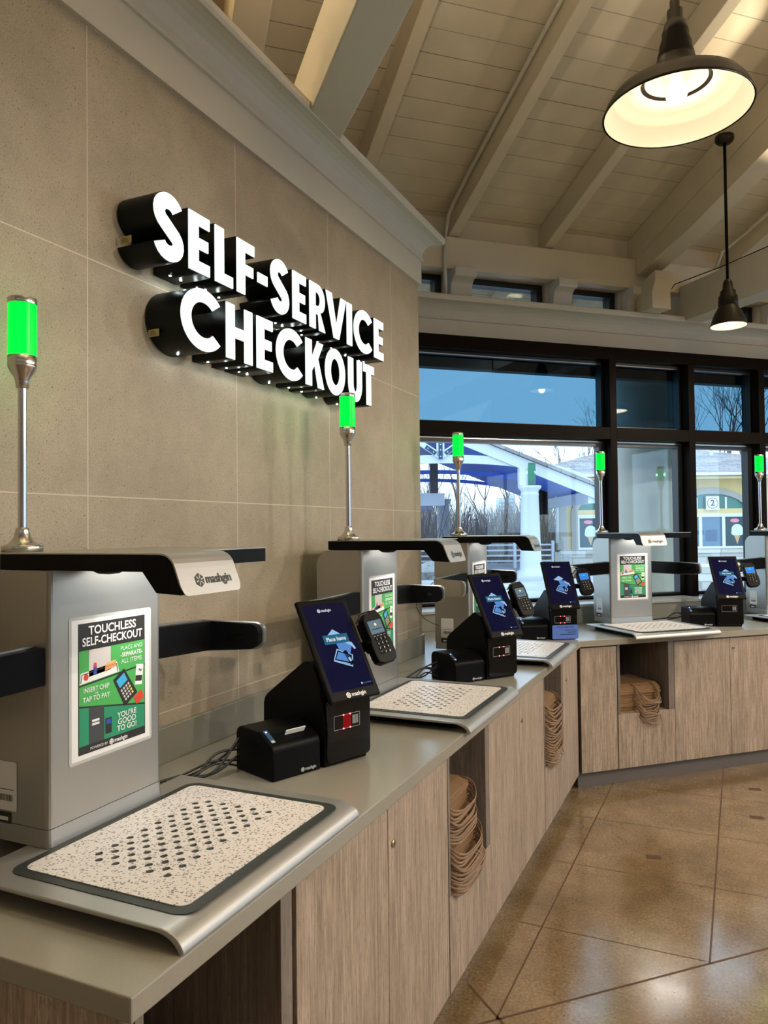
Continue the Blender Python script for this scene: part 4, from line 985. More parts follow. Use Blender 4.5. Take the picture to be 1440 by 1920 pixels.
# ================================================================== LIT SIGN
T_ = .272
def arc(cx, cy, rx, ry, a0, a1, n=14): return [(cx + rx * math.cos(math.radians(a0 + (a1 - a0) * k / n)), cy + ry * math.sin(math.radians(a0 + (a1 - a0) * k / n))) for k in range(n + 1)]
def letter(ch, wd_):
    t = T_
    if ch == 'I': return [[(0, 0), (wd_, 0), (wd_, 1), (0, 1)]]
    if ch == '-': return [[(0, .36), (wd_, .36), (wd_, .57), (0, .57)]]
    if ch == 'L': return [[(0, 0), (wd_, 0), (wd_, .22), (t, .22), (t, 1), (0, 1)]]
    if ch == 'E': return [[(0, 0), (wd_, 0), (wd_, .215), (t, .215), (t, .395), (wd_ * .93, .395), (wd_ * .93, .605), (t, .605), (t, .785), (wd_, .785), (wd_, 1), (0, 1)]]
    if ch == 'F': return [[(0, 0), (t, 0), (t, .37), (wd_ * .93, .37), (wd_ * .93, .585), (t, .585), (t, .785), (wd_, .785), (wd_, 1), (0, 1)]]
    if ch == 'H': return [[(0, 0), (t, 0), (t, .39), (wd_ - t, .39), (wd_ - t, 0), (wd_, 0), (wd_, 1), (wd_ - t, 1), (wd_ - t, .61), (t, .61), (t, 1), (0, 1)]]
    if ch == 'T': return [[(wd_ / 2 - t / 2, 0), (wd_ / 2 + t / 2, 0), (wd_ / 2 + t / 2, .785), (wd_, .785), (wd_, 1), (0, 1), (0, .785), (wd_ / 2 - t / 2, .785)]]
    if ch == 'V': return [[(wd_ / 2 - t * .48, 0), (wd_ / 2 + t * .48, 0), (wd_, 1), (wd_ - t * 1.06, 1), (wd_ / 2, .33), (t * 1.06, 1), (0, 1)]]
    if ch == 'K': return [[(0, 0), (t, 0), (t, .33), (t + .11, .46), (wd_ - .28, 0), (wd_, 0), (t + .27, .63), (wd_ - .02, 1), (wd_ - .31, 1), (t, .64), (t, 1), (0, 1)]]
    if ch == 'O': return [arc(wd_ / 2, .5, wd_ / 2, .53, 0, 355, 40), arc(wd_ / 2, .5, wd_ / 2 - t, .53 - .245, 0, 355, 36)]
    if ch == 'C':
        return [arc(wd_ * .566, .5, wd_ * .566, .53, 40, 320, 36) + arc(wd_ * .566, .5, wd_ * .566 - t, .53 - .245, 316, 44, 30)]
    if ch == 'U': return [[(0, 1)] + arc(wd_ / 2, .42, wd_ / 2, .45, 180, 360, 20) + [(wd_, 1), (wd_ - t, 1)] + arc(wd_ / 2, .42, wd_ / 2 - t, .45 - t * .95, 360, 180, 16) + [(t, 1)]]
    if ch == 'R': return [[(0, 0), (t, 0), (t, .33), (t + .10, .33), (wd_ - .29, 0), (wd_, 0), (wd_ - .22, .385)] + arc(wd_ - .345, .67, .325, .33, -48, 90, 14) + [(0, 1)], [(t, .53)] + arc(wd_ - .36, .665, .115, .135, -90, 90, 10) + [(t, .80)]]
    if ch == 'S':
        cl = arc(wd_ * .5, .725, wd_ * .5 - t / 2, .305 - t / 2 + .02, 22, 270 - 32, 14) + arc(wd_ * .5, .265, wd_ * .5 - t / 2, .29 - t / 2 + .02, 90 - 30, -170, 14)
        # centreline of S: upper bowl runs counter-clockwise, lower clockwise
        L_, R_ = [], []
        for i, p in enumerate(cl):
            a = cl[max(i - 1, 0)]; b = cl[min(i + 1, len(cl) - 1)]; dx, dy = b[0] - a[0], b[1] - a[1]; l_ = math.hypot(dx, dy)
            L_.append((p[0] - dy / l_ * t / 2, p[1] + dx / l_ * t / 2)); R_.append((p[0] + dy / l_ * t / 2, p[1] - dx / l_ * t / 2))
        return [L_ + R_[::-1]]
HL = .182
LL1 = [('S', 1.622, .715), ('E', 1.772, .565), ('L', 1.898, .53), ('F', 2.013, .57), ('-', 2.132, .35), ('S', 2.212, .69), ('E', 2.359, .55), ('R', 2.483, .70), ('V', 2.612, .99), ('I', 2.795, .275), ('C', 2.859, 1.02), ('E', 3.063, .57)]
LL2 = [('C', 1.735, 1.05), ('H', 1.953, .82), ('E', 2.124, .56), ('C', 2.245, 1.02), ('K', 2.450, .80), ('O', 2.602, .955), ('U', 2.803, .73), ('T', 2.948, .61)]
WORDS = ['first letter S of SELF', 'letter E of SELF', 'letter L of SELF', 'letter F of SELF', 'hyphen between SELF and SERVICE', 'letter S of SERVICE', 'first letter E of SERVICE', 'letter R of SERVICE', 'letter V of SERVICE', 'letter I of SERVICE', 'letter C of SERVICE', 'last letter E of SERVICE',
         'first letter C of CHECKOUT', 'letter H of CHECKOUT', 'letter E of CHECKOUT', 'second letter C of CHECKOUT', 'letter K of CHECKOUT', 'letter O of CHECKOUT', 'letter U of CHECKOUT', 'letter T of CHECKOUT']
LZ = [2.389, 2.161]; XFACE = -1.432
for li, LL in enumerate((LL1, LL2)):
    for k, (ch, y, wd_) in enumerate(LL):
        t = thing('sign_letter', 'white lit ' + WORDS[li * 12 + k] + ' on the tiled wall', 'sign letter', (XW, y, LZ[li]), 0, 'lit channel letters of the wall sign')
        ct = [[(x * HL, z * HL) for x, z in c_] for c_ in letter(ch, wd_)]
        Mw = frame((0, 0, 0), (0, 1, 0), (0, 0, 1))
        dpt = XFACE - XW
        me = curve_mesh(ct, (dpt - .004) / 2, 0.0); me.transform(Mw @ Matrix.Translation((0, 0, dpt / 2 + .001))); me.materials.clear(); me.materials.append(LETC)
        o = bpy.data.objects.new('casing', me); COL.objects.link(o); o.parent = t
        me = curve_mesh(ct, .002, -.0022); me.transform(Mw @ Matrix.Translation((0, 0, dpt + .0012))); me.materials.clear(); me.materials.append(LETF)
        o = bpy.data.objects.new('lit_face', me); COL.objects.link(o); o.parent = t
        # small downlights under the casing
        zs = .36 * HL if ch == '-' else (0 if ch not in 'OCSU' else -.03 * HL)
        xs = [wd_ * HL * .5] if ch in 'SOCIT-VUF' else [T_ * .5 * HL, wd_ * HL * .72]
        if ch in 'F': xs = [T_ * .5 * HL]
        if ch in 'HK': xs = [T_ * .5 * HL, (wd_ - T_ * .5) * HL]
        w = MB()
        for x in xs: w.lathe([(0, -.0015), (.0032, -.0008), (.0032, 0)], 10, M=Matrix.Translation((.045, x, zs - .0008)))
        w.build('downlight', LEDW, t)
        if k in (0, 3) and li == 0 or (li == 1 and k in (0, 2, 3)):
            w = MB(); w.mi = 0; Mg = frame((.02, -.0006, HL * .28), (1, 0, 0), (0, 0, 1)); Mg = frame((.012, -.001 if ch not in 'CS' else .004, HL * (.16 if ch == 'C' else .22)), (1, 0, 0), (0, 0, 1))
            w.box(0, .040, 0, .022, 0, .0012, M=Mg); w.mi = 1
            for j in range(3): w.poly([(.006, .005 + j * .005), (.032 - j * .004, .005 + j * .005), (.032 - j * .004, .0065 + j * .005), (.006, .0065 + j * .005)], lift(Mg, .0015))
            w.build('rating_label', [GOLDP, INK], t)

# ================================================================== PENDANT LAMPS
def make_pendant(name, label, loc, R_, top, small=False, grp=None, light=True, watt=7.0):
    t = thing(name, label, 'lamp', loc, 0, grp)
    k = R_ / .205
    if not small:
        outp = [(.207, 0), (.209, .003), (.205, .010), (.198, .030), (.180, .055), (.140, .078), (.095, .092), (.075, .100), (.066, .112), (.058, .135), (.055, .150)]
        inp = [(.203, .002), (.196, .026), (.176, .050), (.165, .056), (.163, .062), (.137, .074), (.100, .085), (.098, .094), (.060, .098), (.045, .100), (.040, .115), (0, .116)]
        neck = [(.055, .148), (.050, .16), (.052, .165), (.044, .19), (.046, .195), (.036, .225), (.038, .23), (.030, .262), (.022, .268), (.022, .30), (.014, .305), (.014, .33), (.0105, .335)]
    else:
        outp = [(.207, 0), (.212, .003), (.205, .02), (.180, .10), (.150, .17), (.115, .23), (.105, .25)]
        inp = [(.203, .002), (.178, .098), (.147, .166), (.110, .226), (0, .24)]
        neck = [(.105, .245), (.112, .25), (.108, .36), (.09, .38), (.09, .42), (.06, .45), (.055, .52), (.04, .56), (.028, .57)]
    S = Matrix.Diagonal((k, k, k, 1))
    w = MB(); w.lathe(outp, 56, M=S); w.build('shade', SHADEB, t)
    w = MB(); w.lathe(inp, 56, M=S); w.build('reflector', ENAMEL, t)
    w = MB(); w.lathe([(r, z) for r, z in neck], 24, M=S); w.build('socket_cap', SHADEB, t)
    w = MB(); w.tube([(0, 0, neck[-1][1] * k), (0, 0, top)], .0095, 12); w.build('stem', BLACK, t)
    w = MB(); w.lathe([(.012, top - .05), (.045, top - .045), (.058, top - .03), (.058, top), (0, top)], 20); w.build('canopy', SHADEB, t)
    w = MB(); w.lathe([(0, .030 * k), (.017, .033 * k), (.028, .048 * k), (.028, .060 * k), (.018, .080 * k), (.014, .105 * k)], 24); w.build('bulb', BULB, t)
    if light:
        l = bpy.data.lights.new('bulb_light', 'POINT'); l.energy = watt * (.6 if small else 1); l.color = WARM; l.shadow_soft_size = .03
        lo = bpy.data.objects.new('bulb_light', l); COL.objects.link(lo); lo.parent = t; lo.location = (0, 0, .015 * k)
    return t
PG = 'dark pendant lamps with white insides'
zr_ = lambda x, y: 3.74 + .333 * (Q0 - Vector((x, y, 0)).dot(WQ))
def pend(x, y, z, label, R_=.195, small=False, watt=LAMP_W):
    return make_pendant('pendant_lamp', label, (x, y, z), R_, zr_(x, y) - z + .02, small, PG, True, watt)
pend(-.0985, 2.205, 2.752, 'large dark pendant lamp with glowing bulb, nearest the camera')
pend(.046, 5.33, 2.900, 'small dark pendant lamp on a long stem in front of the far windows', .110, True)
pend(2.6, 3.9, 2.85, 'pendant lamp beyond the right edge of the photo', watt=LAMP_OUT)
pend(1.75, 2.0, 2.85, 'pendant lamp right of the camera position', watt=LAMP_OUT)
pend(2.5, 1.3, 2.85, 'pendant lamp on the right of the camera, second row', watt=LAMP_OUT)
pend(1.7, 5.6, 2.9, 'pendant lamp over the far counter, out of the photo', watt=LAMP_OUT)

# uplights on beams and ledges, two of them added to brighten the ceiling
def uplight(label, loc, watt, size=.3, tilt=0.0):
    t = thing('uplight', label, 'light', loc, ANG, 'small uplights on the beams')
    w = MB(); w.box(-size / 2, size / 2, -.03, .03, 0, .03, .004); w.build('housing', BLACK, t)
    w = MB(); w.box(-size / 2 + .01, size / 2 - .01, -.022, .022, .0302, .032); w.build('lens', em('uplight_lens', (1.0, .80, .52), 6), t)
    l = bpy.data.lights.new('uplight_lamp', 'AREA'); l.shape = 'RECTANGLE'; l.size = size; l.size_y = .05; l.energy = watt; l.color = (1.0, .82, .56)
    lo = bpy.data.objects.new('uplight_lamp', l); COL.objects.link(lo); lo.parent = t; lo.location = (0, 0, .045); lo.rotation_euler = (PI, tilt, 0)
    if tilt: l.spread = math.radians(95)
uplight('uplight on top of the tiled wall that warms the rafters', (-1.655, 2.2, 3.294), UPLIGHT_W * .75, .2, -math.radians(28))
uplight('added uplight brightening the ceiling from the near tie beam', W(.75, .9, 3.546), UPLIGHT_W * .5, .14)  # unseen fill light, added to lift the dark ceiling boards
uplight('added uplight brightening the ceiling from the inner end of the far tie beam', W(4.285, .6, 3.546), UPLIGHT_W * .5, .14)  # second unseen fill light, added for the ceiling over the room
uplight('uplight on top of the far tie beam', W(4.285, 3.3, 3.546), UPLIGHT_W * .16, .14, -math.radians(22))

# conduit and wires
w = MB()
w.tube([W(2.14, 4.955, 3.30), W(2.14, 4.955, 3.60), W(2.14, 4.95, 3.74), W(2.15, 4.90, 3.86), W(2.165, 4.82, 3.93), W(2.168, 4.6, 4.02), W(2.168, 3.6, 4.355), W(2.168, 1.0, 5.22)], .014, 10)
tag(w.build('conduit_pipe', PAINT2), 'white painted conduit rising from the ledge and along a rafter', 'pipe')
w = MB(); w.tube([W(4.0, 4.93, 3.30), W(4.0, 4.92, 3.40), W(4.02, 4.80, 3.50), W(4.19, 4.5, 3.552), W(4.215, 3.6, 3.552)], .004, 6)
tag(w.build('electric_wire', CABLE), 'thin dark wire curving up from the ledge onto the tie beam', 'wire')
w = MB(); w.tube([W(4.55, 4.93, 3.74), W(4.56, 4.88, 3.84), W(4.65, 4.7, 3.95), W(4.695, 3.4, 4.38)], .012, 8)
tag(w.build('conduit_pipe', PAINT2), 'white conduit bending over the right end of the far tie beam', 'pipe')

# ================================================================== OUTSIDE
GZ = -0.12
w = MB()
w.box(-60, 60, 5.25, 34, GZ - .3, GZ)
mt, nt, N, L, b = newmat('pale_outdoor_paving')
tc = N.new('ShaderNodeTexCoord'); nz = N.new('ShaderNodeTexNoise'); nz.inputs['Scale'].default_value = .6; nz.inputs['Detail'].default_value = 6; L.new(tc.outputs['Object'], nz.inputs['Vector'])
cc = ramp(N, L, nz.outputs['Fac'], [(.3, (.34, .36, .38)), (.7, (.50, .52, .54))])
sp = N.new('ShaderNodeSeparateXYZ'); L.new(tc.outputs['Object'], sp.inputs[0])
ln = math_node(N, L, 'LESS_THAN', math_node(N, L, 'MINIMUM', math_node(N, L, 'PINGPONG', sp.outputs['X'], 1.2), math_node(N, L, 'PINGPONG', sp.outputs['Y'], 1.2)), .02)
L.new(mixc(N, L, ln, cc, (.30, .30, .31)), b.inputs['Base Color']); b.inputs['Roughness'].default_value = .6
tag(w.build('ground_paving', mt, rotz=ANG), 'pale paving outside the windows', 'ground', kind='structure')
w = MB(); w.box(-260, 260, 30, 400, GZ - .6, GZ - .02)
tag(w.build('ground_meadow', pm('winter_grass', (.26, .25, .17), .9, noise=.3, nscale=2)), 'dull winter grass beyond the railing', 'ground', kind='structure')
# porch: column near the glass, beam, roof edge
t = thing('porch_column', 'thick round plastered column right outside the second window', 'column', W(4.60, 6.02, 0), ANG)
w = MB(); w.lathe([(.345, GZ), (.345, 2.42), (.34, 2.44), (.33, 2.9)], 56); w.build('shaft', pm('pale_column_plaster', (.70, .71, .67), .7, noise=.08, nscale=5, bump=.3, bscale=60), t)
w = MB(); w.lathe([(.33, 2.52), (.36, 2.53), (.37, 2.56), (.36, 2.59), (.33, 2.60), (.33, 2.96), (.37, 3.00), (.42, 3.08), (.42, 3.138), (0, 3.138)], 56); w.build('capital', MATS['pale_column_plaster'], t)
w = MB(); w.box(-6, 9, 5.27, 5.36, 2.845, 3.02, .005); tag(w.build('exterior_fascia', pm('dark_green_porch_paint', (.05, .075, .07), .5), rotz=ANG), 'dark fascia board just outside above the tall windows', 'fascia')
w = MB(); w.box(-6, 9, 5.90, 6.14, 3.14, 3.38, .01)
tag(w.build('porch_beam', pm('dark_green_porch_paint', (.06, .085, .08), .5), rotz=ANG), 'dark beam of the porch above the column', 'beam')
# ---- pavilion (frame: x to the right, y away, built with real sizes)
PX, PY = 2.05, 27.0
pav = thing('pavilion', 'white timber pavilion with blue underside and arched truss', 'pavilion', Eo(PX, PY, 0), YAW)
WHW = pm('white_timber_paint', (.58, .62, .66), .5); BLU = pm('blue_metal_deck', (.10, .22, .80), .4, .0, noise=.15, nscale=3); PLATE = pm('dark_blue_steel', (.02, .06, .13), .4, .4)
HS, EZ, RZ = 5.6, 3.02, 5.35     # half span, eave height, ridge height
sl_ = (RZ - EZ) / HS
for sx in (-1, 1):
    w = MB()
    pts = [(0, RZ), (sx * HS, EZ), (sx * HS, EZ - .42), (0, RZ - .42)]
    w.prism(pts if sx > 0 else pts[::-1], -.12, .0, 'y'); w.build('bargeboard', WHW, pav)
    w = MB(); a = [(0, RZ + .02), (sx * (HS + .45), EZ - sl_ * .45 + .02), (sx * (HS + .45), EZ - sl_ * .45 + .14), (0, RZ + .14)]
    w.prism(a if sx > 0 else a[::-1], -.25, 11.0, 'y'); 
    o = w.build('roof_slope', SHING, pav)
    w = MB(); a = [(0, RZ - .12), (sx * HS, EZ - .12), (sx * HS, EZ - .06), (0, RZ - .06)]
    w.prism(a if sx > 0 else a[::-1], .05, 10.9, 'y'); w.build('roof_deck', BLU, pav)
    w = MB(); w.box(min(sx * HS, sx * (HS - .3)), max(sx * HS, sx * (HS - .3)), 0, 10.9, EZ - .55, EZ - .13); w.build('side_beam', WHW, pav)
for dy in (0.0, 5.2, 10.6):
    w = MB(); up_, lo_ = [], []
    for k in range(25):
        x = -HS + .1 + (2 * HS - .2) * k / 24; a = x / HS
        zc = 2.72 + 1.25 * math.sqrt(max(0, 1 - a * a))
        up_.append((x, zc + (.30 if dy == 0 else .16))); lo_.append((x, zc))
    for k in range(24): w.prism([lo_[k], lo_[k + 1], up_[k + 1], up_[k]], dy - .05, dy + .10, 'y')
    w.build('arch_chord', WHW if dy == 0 else BLU, pav)
for pts, nm in (([(-.14, 4.2), (.14, 4.2), (.14, 5.0), (-.14, 5.0)], 'king_post'), ([(-.1, 4.28), (.1, 4.15), (1.25, 4.95), (1.0, 5.0)], 'brace'), ([(.1, 4.28), (-.1, 4.15), (-1.25, 4.95), (-1.0, 5.0)][::-1], 'brace')):
    w = MB(); w.prism(pts, -.16, -.02, 'y'); w.build(nm, WHW, pav)
for (x, z, a) in ((0, 4.32, 0), (0, 4.75, 0), (.35, 4.43, -.95), (-.35, 4.43, .95), (.95, 4.86, -.95), (-.95, 4.86, .95)):
    w = MB(); w.box(-.07, .07, -.18, -.16, -.22, .22, M=Matrix.Translation((x, 0, z)) @ Matrix.Rotation(-a if a else 0, 4, 'Y')); w.mi = 1
    for dz in (-.12, .12): w.box(-.02, .02, -.19, -.18, dz - .02, dz + .02, M=Matrix.Translation((x, 0, z)) @ Matrix.Rotation(-a if a else 0, 4, 'Y'))
    w.build('steel_plate', [PLATE, WHW], pav)
w = MB(); w.box(-.16, .16, 3.4, 3.6, 2.8, 4.9); w.build('rear_post', pm('dark_timber', (.05, .045, .05), .6), pav)
w = MB(); w.box(-HS, .4, 3.3, 3.7, 2.55, 3.05); w.box(-HS, .4, 10.3, 10.7, 2.55, 3.0); w.build('cross_beam', WHW, pav)
for (x, y) in ((3.15, -.25), (.95, 11.0), (-4.9, .1), (5.2, 10.8)):
    w = MB(); w.lathe([(.52, GZ), (.52, .0), (.47, .08), (.40, .10), (.385, .2), (.36, 1.0), (.31, 2.75), (.33, 2.78), (.31, 2.83), (.31, 2.92), (.40, 3.02), (.42, 3.10), (0, 3.10)], 32, cx=x, cy=y)
    w.box(x - .62, x + .62, y - .62, y + .62, GZ - .05, GZ + .06); w.build('column', WHW, pav)
w = MB(); w.box(2.75, 3.25, -.5, -.1, 3.10, 3.75, .02); w.build('junction_box', WHW, pav)
w = MB(); w.box(3.05, 3.3, -.62, -.5, 3.12, 3.9, .01); w.build('speaker_box', pm('dark_green_box', (.03, .14, .10), .4), pav)

# ---- concession building
BX, BY = 7.62, 33.0
BS = 1.66      # the building is drawn below in units of 1.66 m
bld = thing('concession_building', 'yellow concession building with grey shingle roof and arched service windows', 'building', Eo(BX, BY, -1.06), YAW - .02)
bld.scale = (BS, BS, BS)
YEL = pm('pale_yellow_stucco', (.72, .56, .27), .8, noise=.06, nscale=3); TRM = pm('taupe_trim', (.38, .37, .34), .6); GT = pm('white_gutter', (.72, .74, .74), .4)
w = MB(); w.prism([(.15, 0), (8.0, 0), (8.0, 6), (3.2, 6), (3.2, .5), (.15, .5)], GZ - .1, 2.95, 'z'); w.build('wall', YEL, bld)
w = MB(); w.box(.05, 8.1, -.12, .0, GZ - .1, 1.02); w.box(.0, 8.15, -.17, .02, .90, 1.00); w.build('stone_base', STONE, bld)
# roof: main slope facing us with a hip at the right, a front slope at the left
def roof_slab(pts3, thick=.1):
    w = MB(); top = [w.bm.verts.new(Vector(p)) for p in pts3]; bot = [w.bm.verts.new(Vector(p) - Vector((0, 0, thick))) for p in pts3]
    w.bm.faces.new(top); w.bm.faces.new(bot[::-1])
    for i in range(len(top)): w.bm.faces.new([top[i], bot[i], bot[(i + 1) % len(top)], top[(i + 1) % len(top)]])
    bmesh.ops.recalc_face_normals(w.bm, faces=w.bm.faces[:]); return w
ZR = 4.42
roof_slab([(-.45, -.55, 2.98), (8.3, -.55, 2.98), (4.6, 3.3, 4.0), (2.4, 3.3, 4.0), (-.45, .4, 3.2)]).build('roof', SHING, bld)
roof_slab([(8.3, -.55, 2.98), (8.3, 7, 2.98), (4.6, 3.3, 4.0)]).build('roof_hip', SHING, bld)
w = MB(); w.box(-.5, 8.35, -.64, -.56, 2.90, 2.97, .01); w.tube([(.25, -.6, 2.9), (-.05, -.35, 2.75), (-.05, -.18, 2.6), (-.05, -.18, 1.2)], .05, 8); w.build('gutter', GT, bld)
w = MB(); w.box(-.03, .22, -.10, .1, 1.02, 2.86); w.build('corner_post', TRM, bld)
w = MB(); w.box(-.45, 8.3, -.54, .0, 2.82, 2.88); w.build('soffit', YEL, bld)
w = MB(); w.lathe([(.05, 3.5), (.05, 3.98), (.06, 3.99), (.06, 4.03), (0, 4.04)], 12, cx=4.9, cy=2.0); w.build('vent_pipe', GT, bld)
w = MB(); w.box(-.62, -.30, -.30, -.22, 1.95, 2.62, .01, ); w.build('hanging_screen', BLACK, bld)
CONE = pm('waffle_cone_print', (.58, .36, .18), .6); CREAM = pm('mint_cream_print', (.66, .80, .72), .5); DKP = pm('dark_poster', (.03, .07, .09), .5); GLG = pm('green_dark_glass', (.05, .20, .17), .1); GLB = pm('blue_dark_glass', (.06, .14, .22), .08)
def booth_window(x0, wd_, num, flip=False):
    t0 = MB(); xc = x0 + wd_ / 2
    # arched trim
    oa = arc(xc, 1.98, wd_ / 2, .62, 180, 0, 18); ia = arc(xc, 1.98, wd_ / 2 - .17, .47, 180, 0, 18)
    for k in range(18): t0.prism([oa[k], oa[k + 1], ia[k + 1], ia[k]], -.08, 0, 'y')
    t0.box(x0, x0 + .17, -.08, 0, 1.0, 1.98); t0.box(x0 + wd_ - .17, x0 + wd_, -.08, 0, 1.0, 1.98)
    t0.mi = 1; t0.box(x0 + .17, x0 + wd_ - .17, -.06, 0, 1.93, 2.06)
    t0.mi = 2; t0.box(x0 + .17, x0 + wd_ - .17, -.07, 0, 1.0, 1.07); t0.box(x0 + .17, x0 + wd_ - .17, -.07, 0, 1.84, 1.93)
    n = 3; pw = (wd_ - .34) / n
    for k in range(n + 1): t0.box(x0 + .17 + pw * k - .04, x0 + .17 + pw * k + .04, -.07, 0, 1.07, 1.84)
    wn_o = t0.build('service_window', [TRM, YEL, GT], bld)
    t1 = MB(); t1.poly([(p[0], -.02, p[1]) for p in arc(xc, 1.98, wd_ / 2 - .17, .47, 180, 0, 18)][::-1]); 
    t1.build('arched_glass', GLG, wn_o)
    t1 = MB()
    for sx in (-.42, .42): t1.box(xc + sx * (wd_ / 2 - .17) - .025, xc + sx * (wd_ / 2 - .17) + .025, -.05, -.021, 2.06, 2.06 + .30)
    t1.build('glazing_bar', GT, wn_o)
    for k in range(n):
        x = x0 + .21 + pw * k; kind = [0, 1, 2][k if not flip else 2 - k]
        m3 = MB(); m3.poly([(x, -.03, 1.07), (x + pw - .08, -.03, 1.07), (x + pw - .08, -.03, 1.84), (x, -.03, 1.84)])
        if kind == 1: m3.mi = 1; m3.poly([(x + .1, -.032, 1.2), (x + pw - .2, -.032, 1.2), (x + pw - .2, -.032, 1.5), (x + .1, -.032, 1.5)])
        m3.build('pane', [GLB, MATS['blue_grey_panel']], wn_o)
        if kind == 0:
            m3 = MB(); m3.poly([(x + .02, -.035, 1.35), (x + pw - .18, -.035, 1.35), (x + pw - .18, -.035, 1.80), (x + .02, -.035, 1.80)]); m3.mi = 1
            m3.poly([(x + .06, -.037, 1.74), (x + pw - .24, -.037, 1.74), (x + pw - .24, -.037, 1.77), (x + .06, -.037, 1.77)])
            for ix in range(3):
                for iz in range(2): m3.poly([(p[0], -.037, p[1]) for p in circle(x + .07 + ix * .09, 1.62 - iz * .13, .025, 8)])
            m3.build('menu_sheet', [PAPER, DKP], wn_o)
        if kind == 2:
            m3 = MB(); m3.mi = 0; m3.poly([(x, -.035, 1.07), (x + pw - .08, -.035, 1.07), (x + pw - .08, -.035, 1.84), (x, -.035, 1.84)])
            cx = x + pw * .5 + .02
            m3.mi = 1; m3.poly([(cx - .11, -.037, 1.42), (cx, -.037, 1.12), (cx + .10, -.037, 1.42)])
            m3.mi = 2; m3.poly([(p[0], -.039, p[1]) for p in circle(cx, 1.50, .15, 16)]); m3.poly([(p[0], -.040, p[1]) for p in circle(cx - .08, 1.43, .08, 12)]); m3.poly([(p[0], -.041, p[1]) for p in circle(cx + .08, 1.43, .08, 12)])
            m3.mi = 3; m3.poly([(p[0], -.041, p[1]) for p in arc(cx - .06, 1.74, .12, .05, 0, 345, 14)])
            m3.build('ice_cream_poster', [DKP, CONE, CREAM, PINKP], wn_o)
    if num:
        m3 = MB(); m3.box(xc - .17, xc + .17, -.13, -.11, 2.02, 2.38); m3.mi = 1
        Mn = frame((xc, -.131, 2.20), (1, 0, 0), (0, 0, 1))
        ring = circle(0, 0, .145, 28); rin = circle(0, 0, .128, 28)
        for k in range(28): m3.poly([ring[k], ring[(k + 1) % 28], rin[(k + 1) % 28], rin[k]], Mn)
        m3.text('2', 0, 0, .22, Mn, 'CENTER', .03); tag(m3.build('number_sign', [PAPER, DKP], wn_o), 'white square sign with a circled 2')
booth_window(.35, 2.0, False, True)
booth_window(2.95, 2.15, True)
booth_window(5.75, 2.0, False)
w = MB()
# ---- railing and low stone wall by the pavilion
def railing(x0, x1, y, label):
    t = thing('railing', label, 'railing', Eo(x0, y, 0), YAW, 'pale railings beyond the paving')
    L_ = x1 - x0; n = max(1, round(L_ / 2.0))
    for k in range(n + 1): w = MB(); w.box(L_ * k / n - .06, L_ * k / n + .06, -.06, .06, GZ, 1.05); w.build('post', WHW, t)
    w = MB()
    for z in (.15, .38, .61, .84): w.box(0, L_, -.025, .025, z, z + .07)
    w.build('rails', WHW, t)
t = thing('stone_planter_wall', 'low pale stone wall in front of the booth with number two', 'wall', Eo(8.0, 19.0, 0), YAW)
w = MB(); w.box(0, 6, 0, .4, GZ - .05, .56); w.build('wall_body', STONE, t)
w = MB(); w.box(-.05, 6.05, -.05, .45, .56, .62, .01); w.build('coping', pm('pale_coping', (.62, .62, .60), .7), t)
railing(-1.5, 3.4, 33, 'pale slatted railing left of the big pavilion column'); railing(4.0, 7.3, 32.6, 'pale slatted railing right of the big pavilion column')
t = thing('rock_pile', 'grey boulders beside the pavilion at the far left of the window', 'rocks', Eo(1.2, 26, GZ), YAW)
for k in range(5):
    w = MB(); rn = random.Random(k); w.lathe([(0, 0), (.5, 0), (.55, .25), (.4, .5), (0, .58)], 9, smooth=False)
    for v in w.bm.verts: v.co *= 1 + rn.uniform(-.15, .2); v.co.z = max(0, v.co.z)
    for v in w.bm.verts: v.co += Vector((k * .55 - 1.1, rn.uniform(-.4, .4), 0))
    w.build('boulder', pm('grey_rock', (.33, .33, .33), .9, noise=.3, nscale=5), t)
t = thing('litter_bin', 'small grey bin with a sign by the corner of the yellow building', 'bin', Eo(6.9, 30.0, GZ), YAW)
w = MB(); w.box(-.12, .12, -.12, .12, 0, .75, .01); w.build('body', TRM, t)
w = MB(); w.box(.22, .48, -.02, .02, .15, .60); w.build('small_sign', pm('grey_sign', (.4, .42, .44), .5), t)

# ---- bare trees and brush
BARK = pm('grey_brown_bark', (.16, .125, .12), .9, noise=.3, nscale=6)
def tree_mesh(seed, H, depth=5, spread=.55, n0=3, r0=.13):
    rn = random.Random(seed); w = MB()
    def br(p, d, L_, r, lv):
        n = 3; path = [p]; dd = d.copy()
        for k in range(n):
            dd = (dd + Vector((rn.uniform(-.16, .16), rn.uniform(-.16, .16), rn.uniform(-.02, .10)))).normalized(); path.append(path[-1] + dd * L_ / n)
        w.tube(path, r, 5 if lv > 3 else 3, r1=r * .6, caps=False)
        if lv == 0: return
        for k in range(rn.choice((2, 3, 3))):
            a = rn.uniform(0, 2 * PI); s_ = rn.uniform(spread * .5, spread * 1.2)
            nd = (dd + Vector((math.cos(a) * s_, math.sin(a) * s_, rn.uniform(0, .35)))).normalized()
            br(path[rn.choice((2, 3, 3))], nd, L_ * rn.uniform(.6, .82), r * .55, lv - 1)
    br(Vector((0, 0, -.1)), Vector((0, 0, 1)), H * .30, r0, depth)
    return w
protos = []
for s_ in range(4):
    o = tree_mesh(s_ + 3, 9.0, 6, .6).build('bare_tree', BARK); protos.append(o)
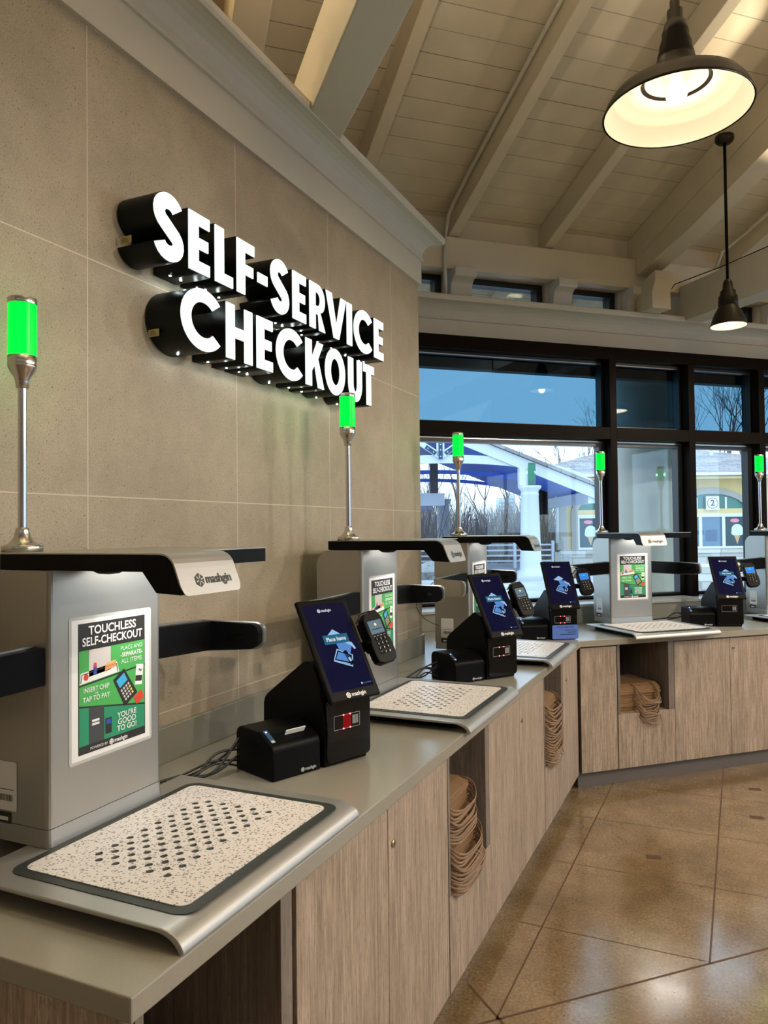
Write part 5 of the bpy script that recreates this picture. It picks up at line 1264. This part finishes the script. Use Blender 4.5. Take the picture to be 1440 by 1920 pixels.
spots = [(-9, 52, 1.0), (-5.5, 47, .8), (-3.6, 56, 1.05), (-1.4, 49, .85), (.6, 58, 1.1), (2.3, 46, .75), (3.6, 60, 1.15), (5.2, 50, .9), (6.8, 44, .8), (8.0, 57, 1.1), (9.8, 50, .95), (11.5, 46, .9), (13.6, 55, 1.2), (16, 48, 1.0), (1.4, 40, .6), (7.4, 38, .62), (4.4, 41, .55), (14.2, 47, 1.3), (17.5, 50, 1.5), (22, 49, 1.6), (26, 52, 1.6), (-.4, 43, .62), (18.5, 52, 1.1), (20, 47, 1.25)]
for i, (x, y, s_) in enumerate(spots):
    lb = 'bare winter tree in the wood behind the pavilion'
    g_ = 'bare trees behind the pavilion'
    if i in (17, 18, 19, 20, 22, 23): lb = 'bare winter tree rising behind the yellow building'; g_ = 'bare trees behind the yellow building'
    o = protos[i % 4] if i < 4 else protos[i % 4].copy()
    if i >= 4: COL.objects.link(o)
    o.location = Eo(x, y, GZ); o.scale = (s_, s_, s_); o.rotation_euler = (0, 0, i * 1.3); tag(o, lb, 'tree', g_)
# dense twiggy brush as stuff
w = MB(); rn = random.Random(77)
for k in range(13000):
    x = rn.uniform(-14, 20); y = rn.uniform(37, 60); h = rn.uniform(1.6, 4.5) * (1 + .18 * math.sin(x * .8)); p = Eo(x, y, GZ - .1)
    d = Vector((rn.uniform(-.5, .5), rn.uniform(-.4, .4), 1)).normalized() * h; s_ = EX * rn.uniform(.012, .035)
    mid = p + d * .5 + Vector((rn.uniform(-.1, .1), 0, 0))
    vs = [w.bm.verts.new(q) for q in (p - s_, p + s_, mid + s_ * .7, mid - s_ * .7)]; v5 = w.bm.verts.new(p + d)
    fa = w.bm.faces.new(vs); fb = w.bm.faces.new([vs[3], vs[2], v5]); fa.material_index = fb.material_index = 0 if rn.random() < .7 else 1
tag(w.build('brush', [pm('purple_grey_twigs', (.26, .22, .25), .9, noise=.3, nscale=2), pm('olive_twigs', (.34, .33, .20), .9, noise=.3, nscale=2)]), 'dense leafless purple grey brush beyond the railing', 'brush', kind='stuff')
for i, (x, h) in enumerate(((31.2, 9.6), (33.6, 10.8))):
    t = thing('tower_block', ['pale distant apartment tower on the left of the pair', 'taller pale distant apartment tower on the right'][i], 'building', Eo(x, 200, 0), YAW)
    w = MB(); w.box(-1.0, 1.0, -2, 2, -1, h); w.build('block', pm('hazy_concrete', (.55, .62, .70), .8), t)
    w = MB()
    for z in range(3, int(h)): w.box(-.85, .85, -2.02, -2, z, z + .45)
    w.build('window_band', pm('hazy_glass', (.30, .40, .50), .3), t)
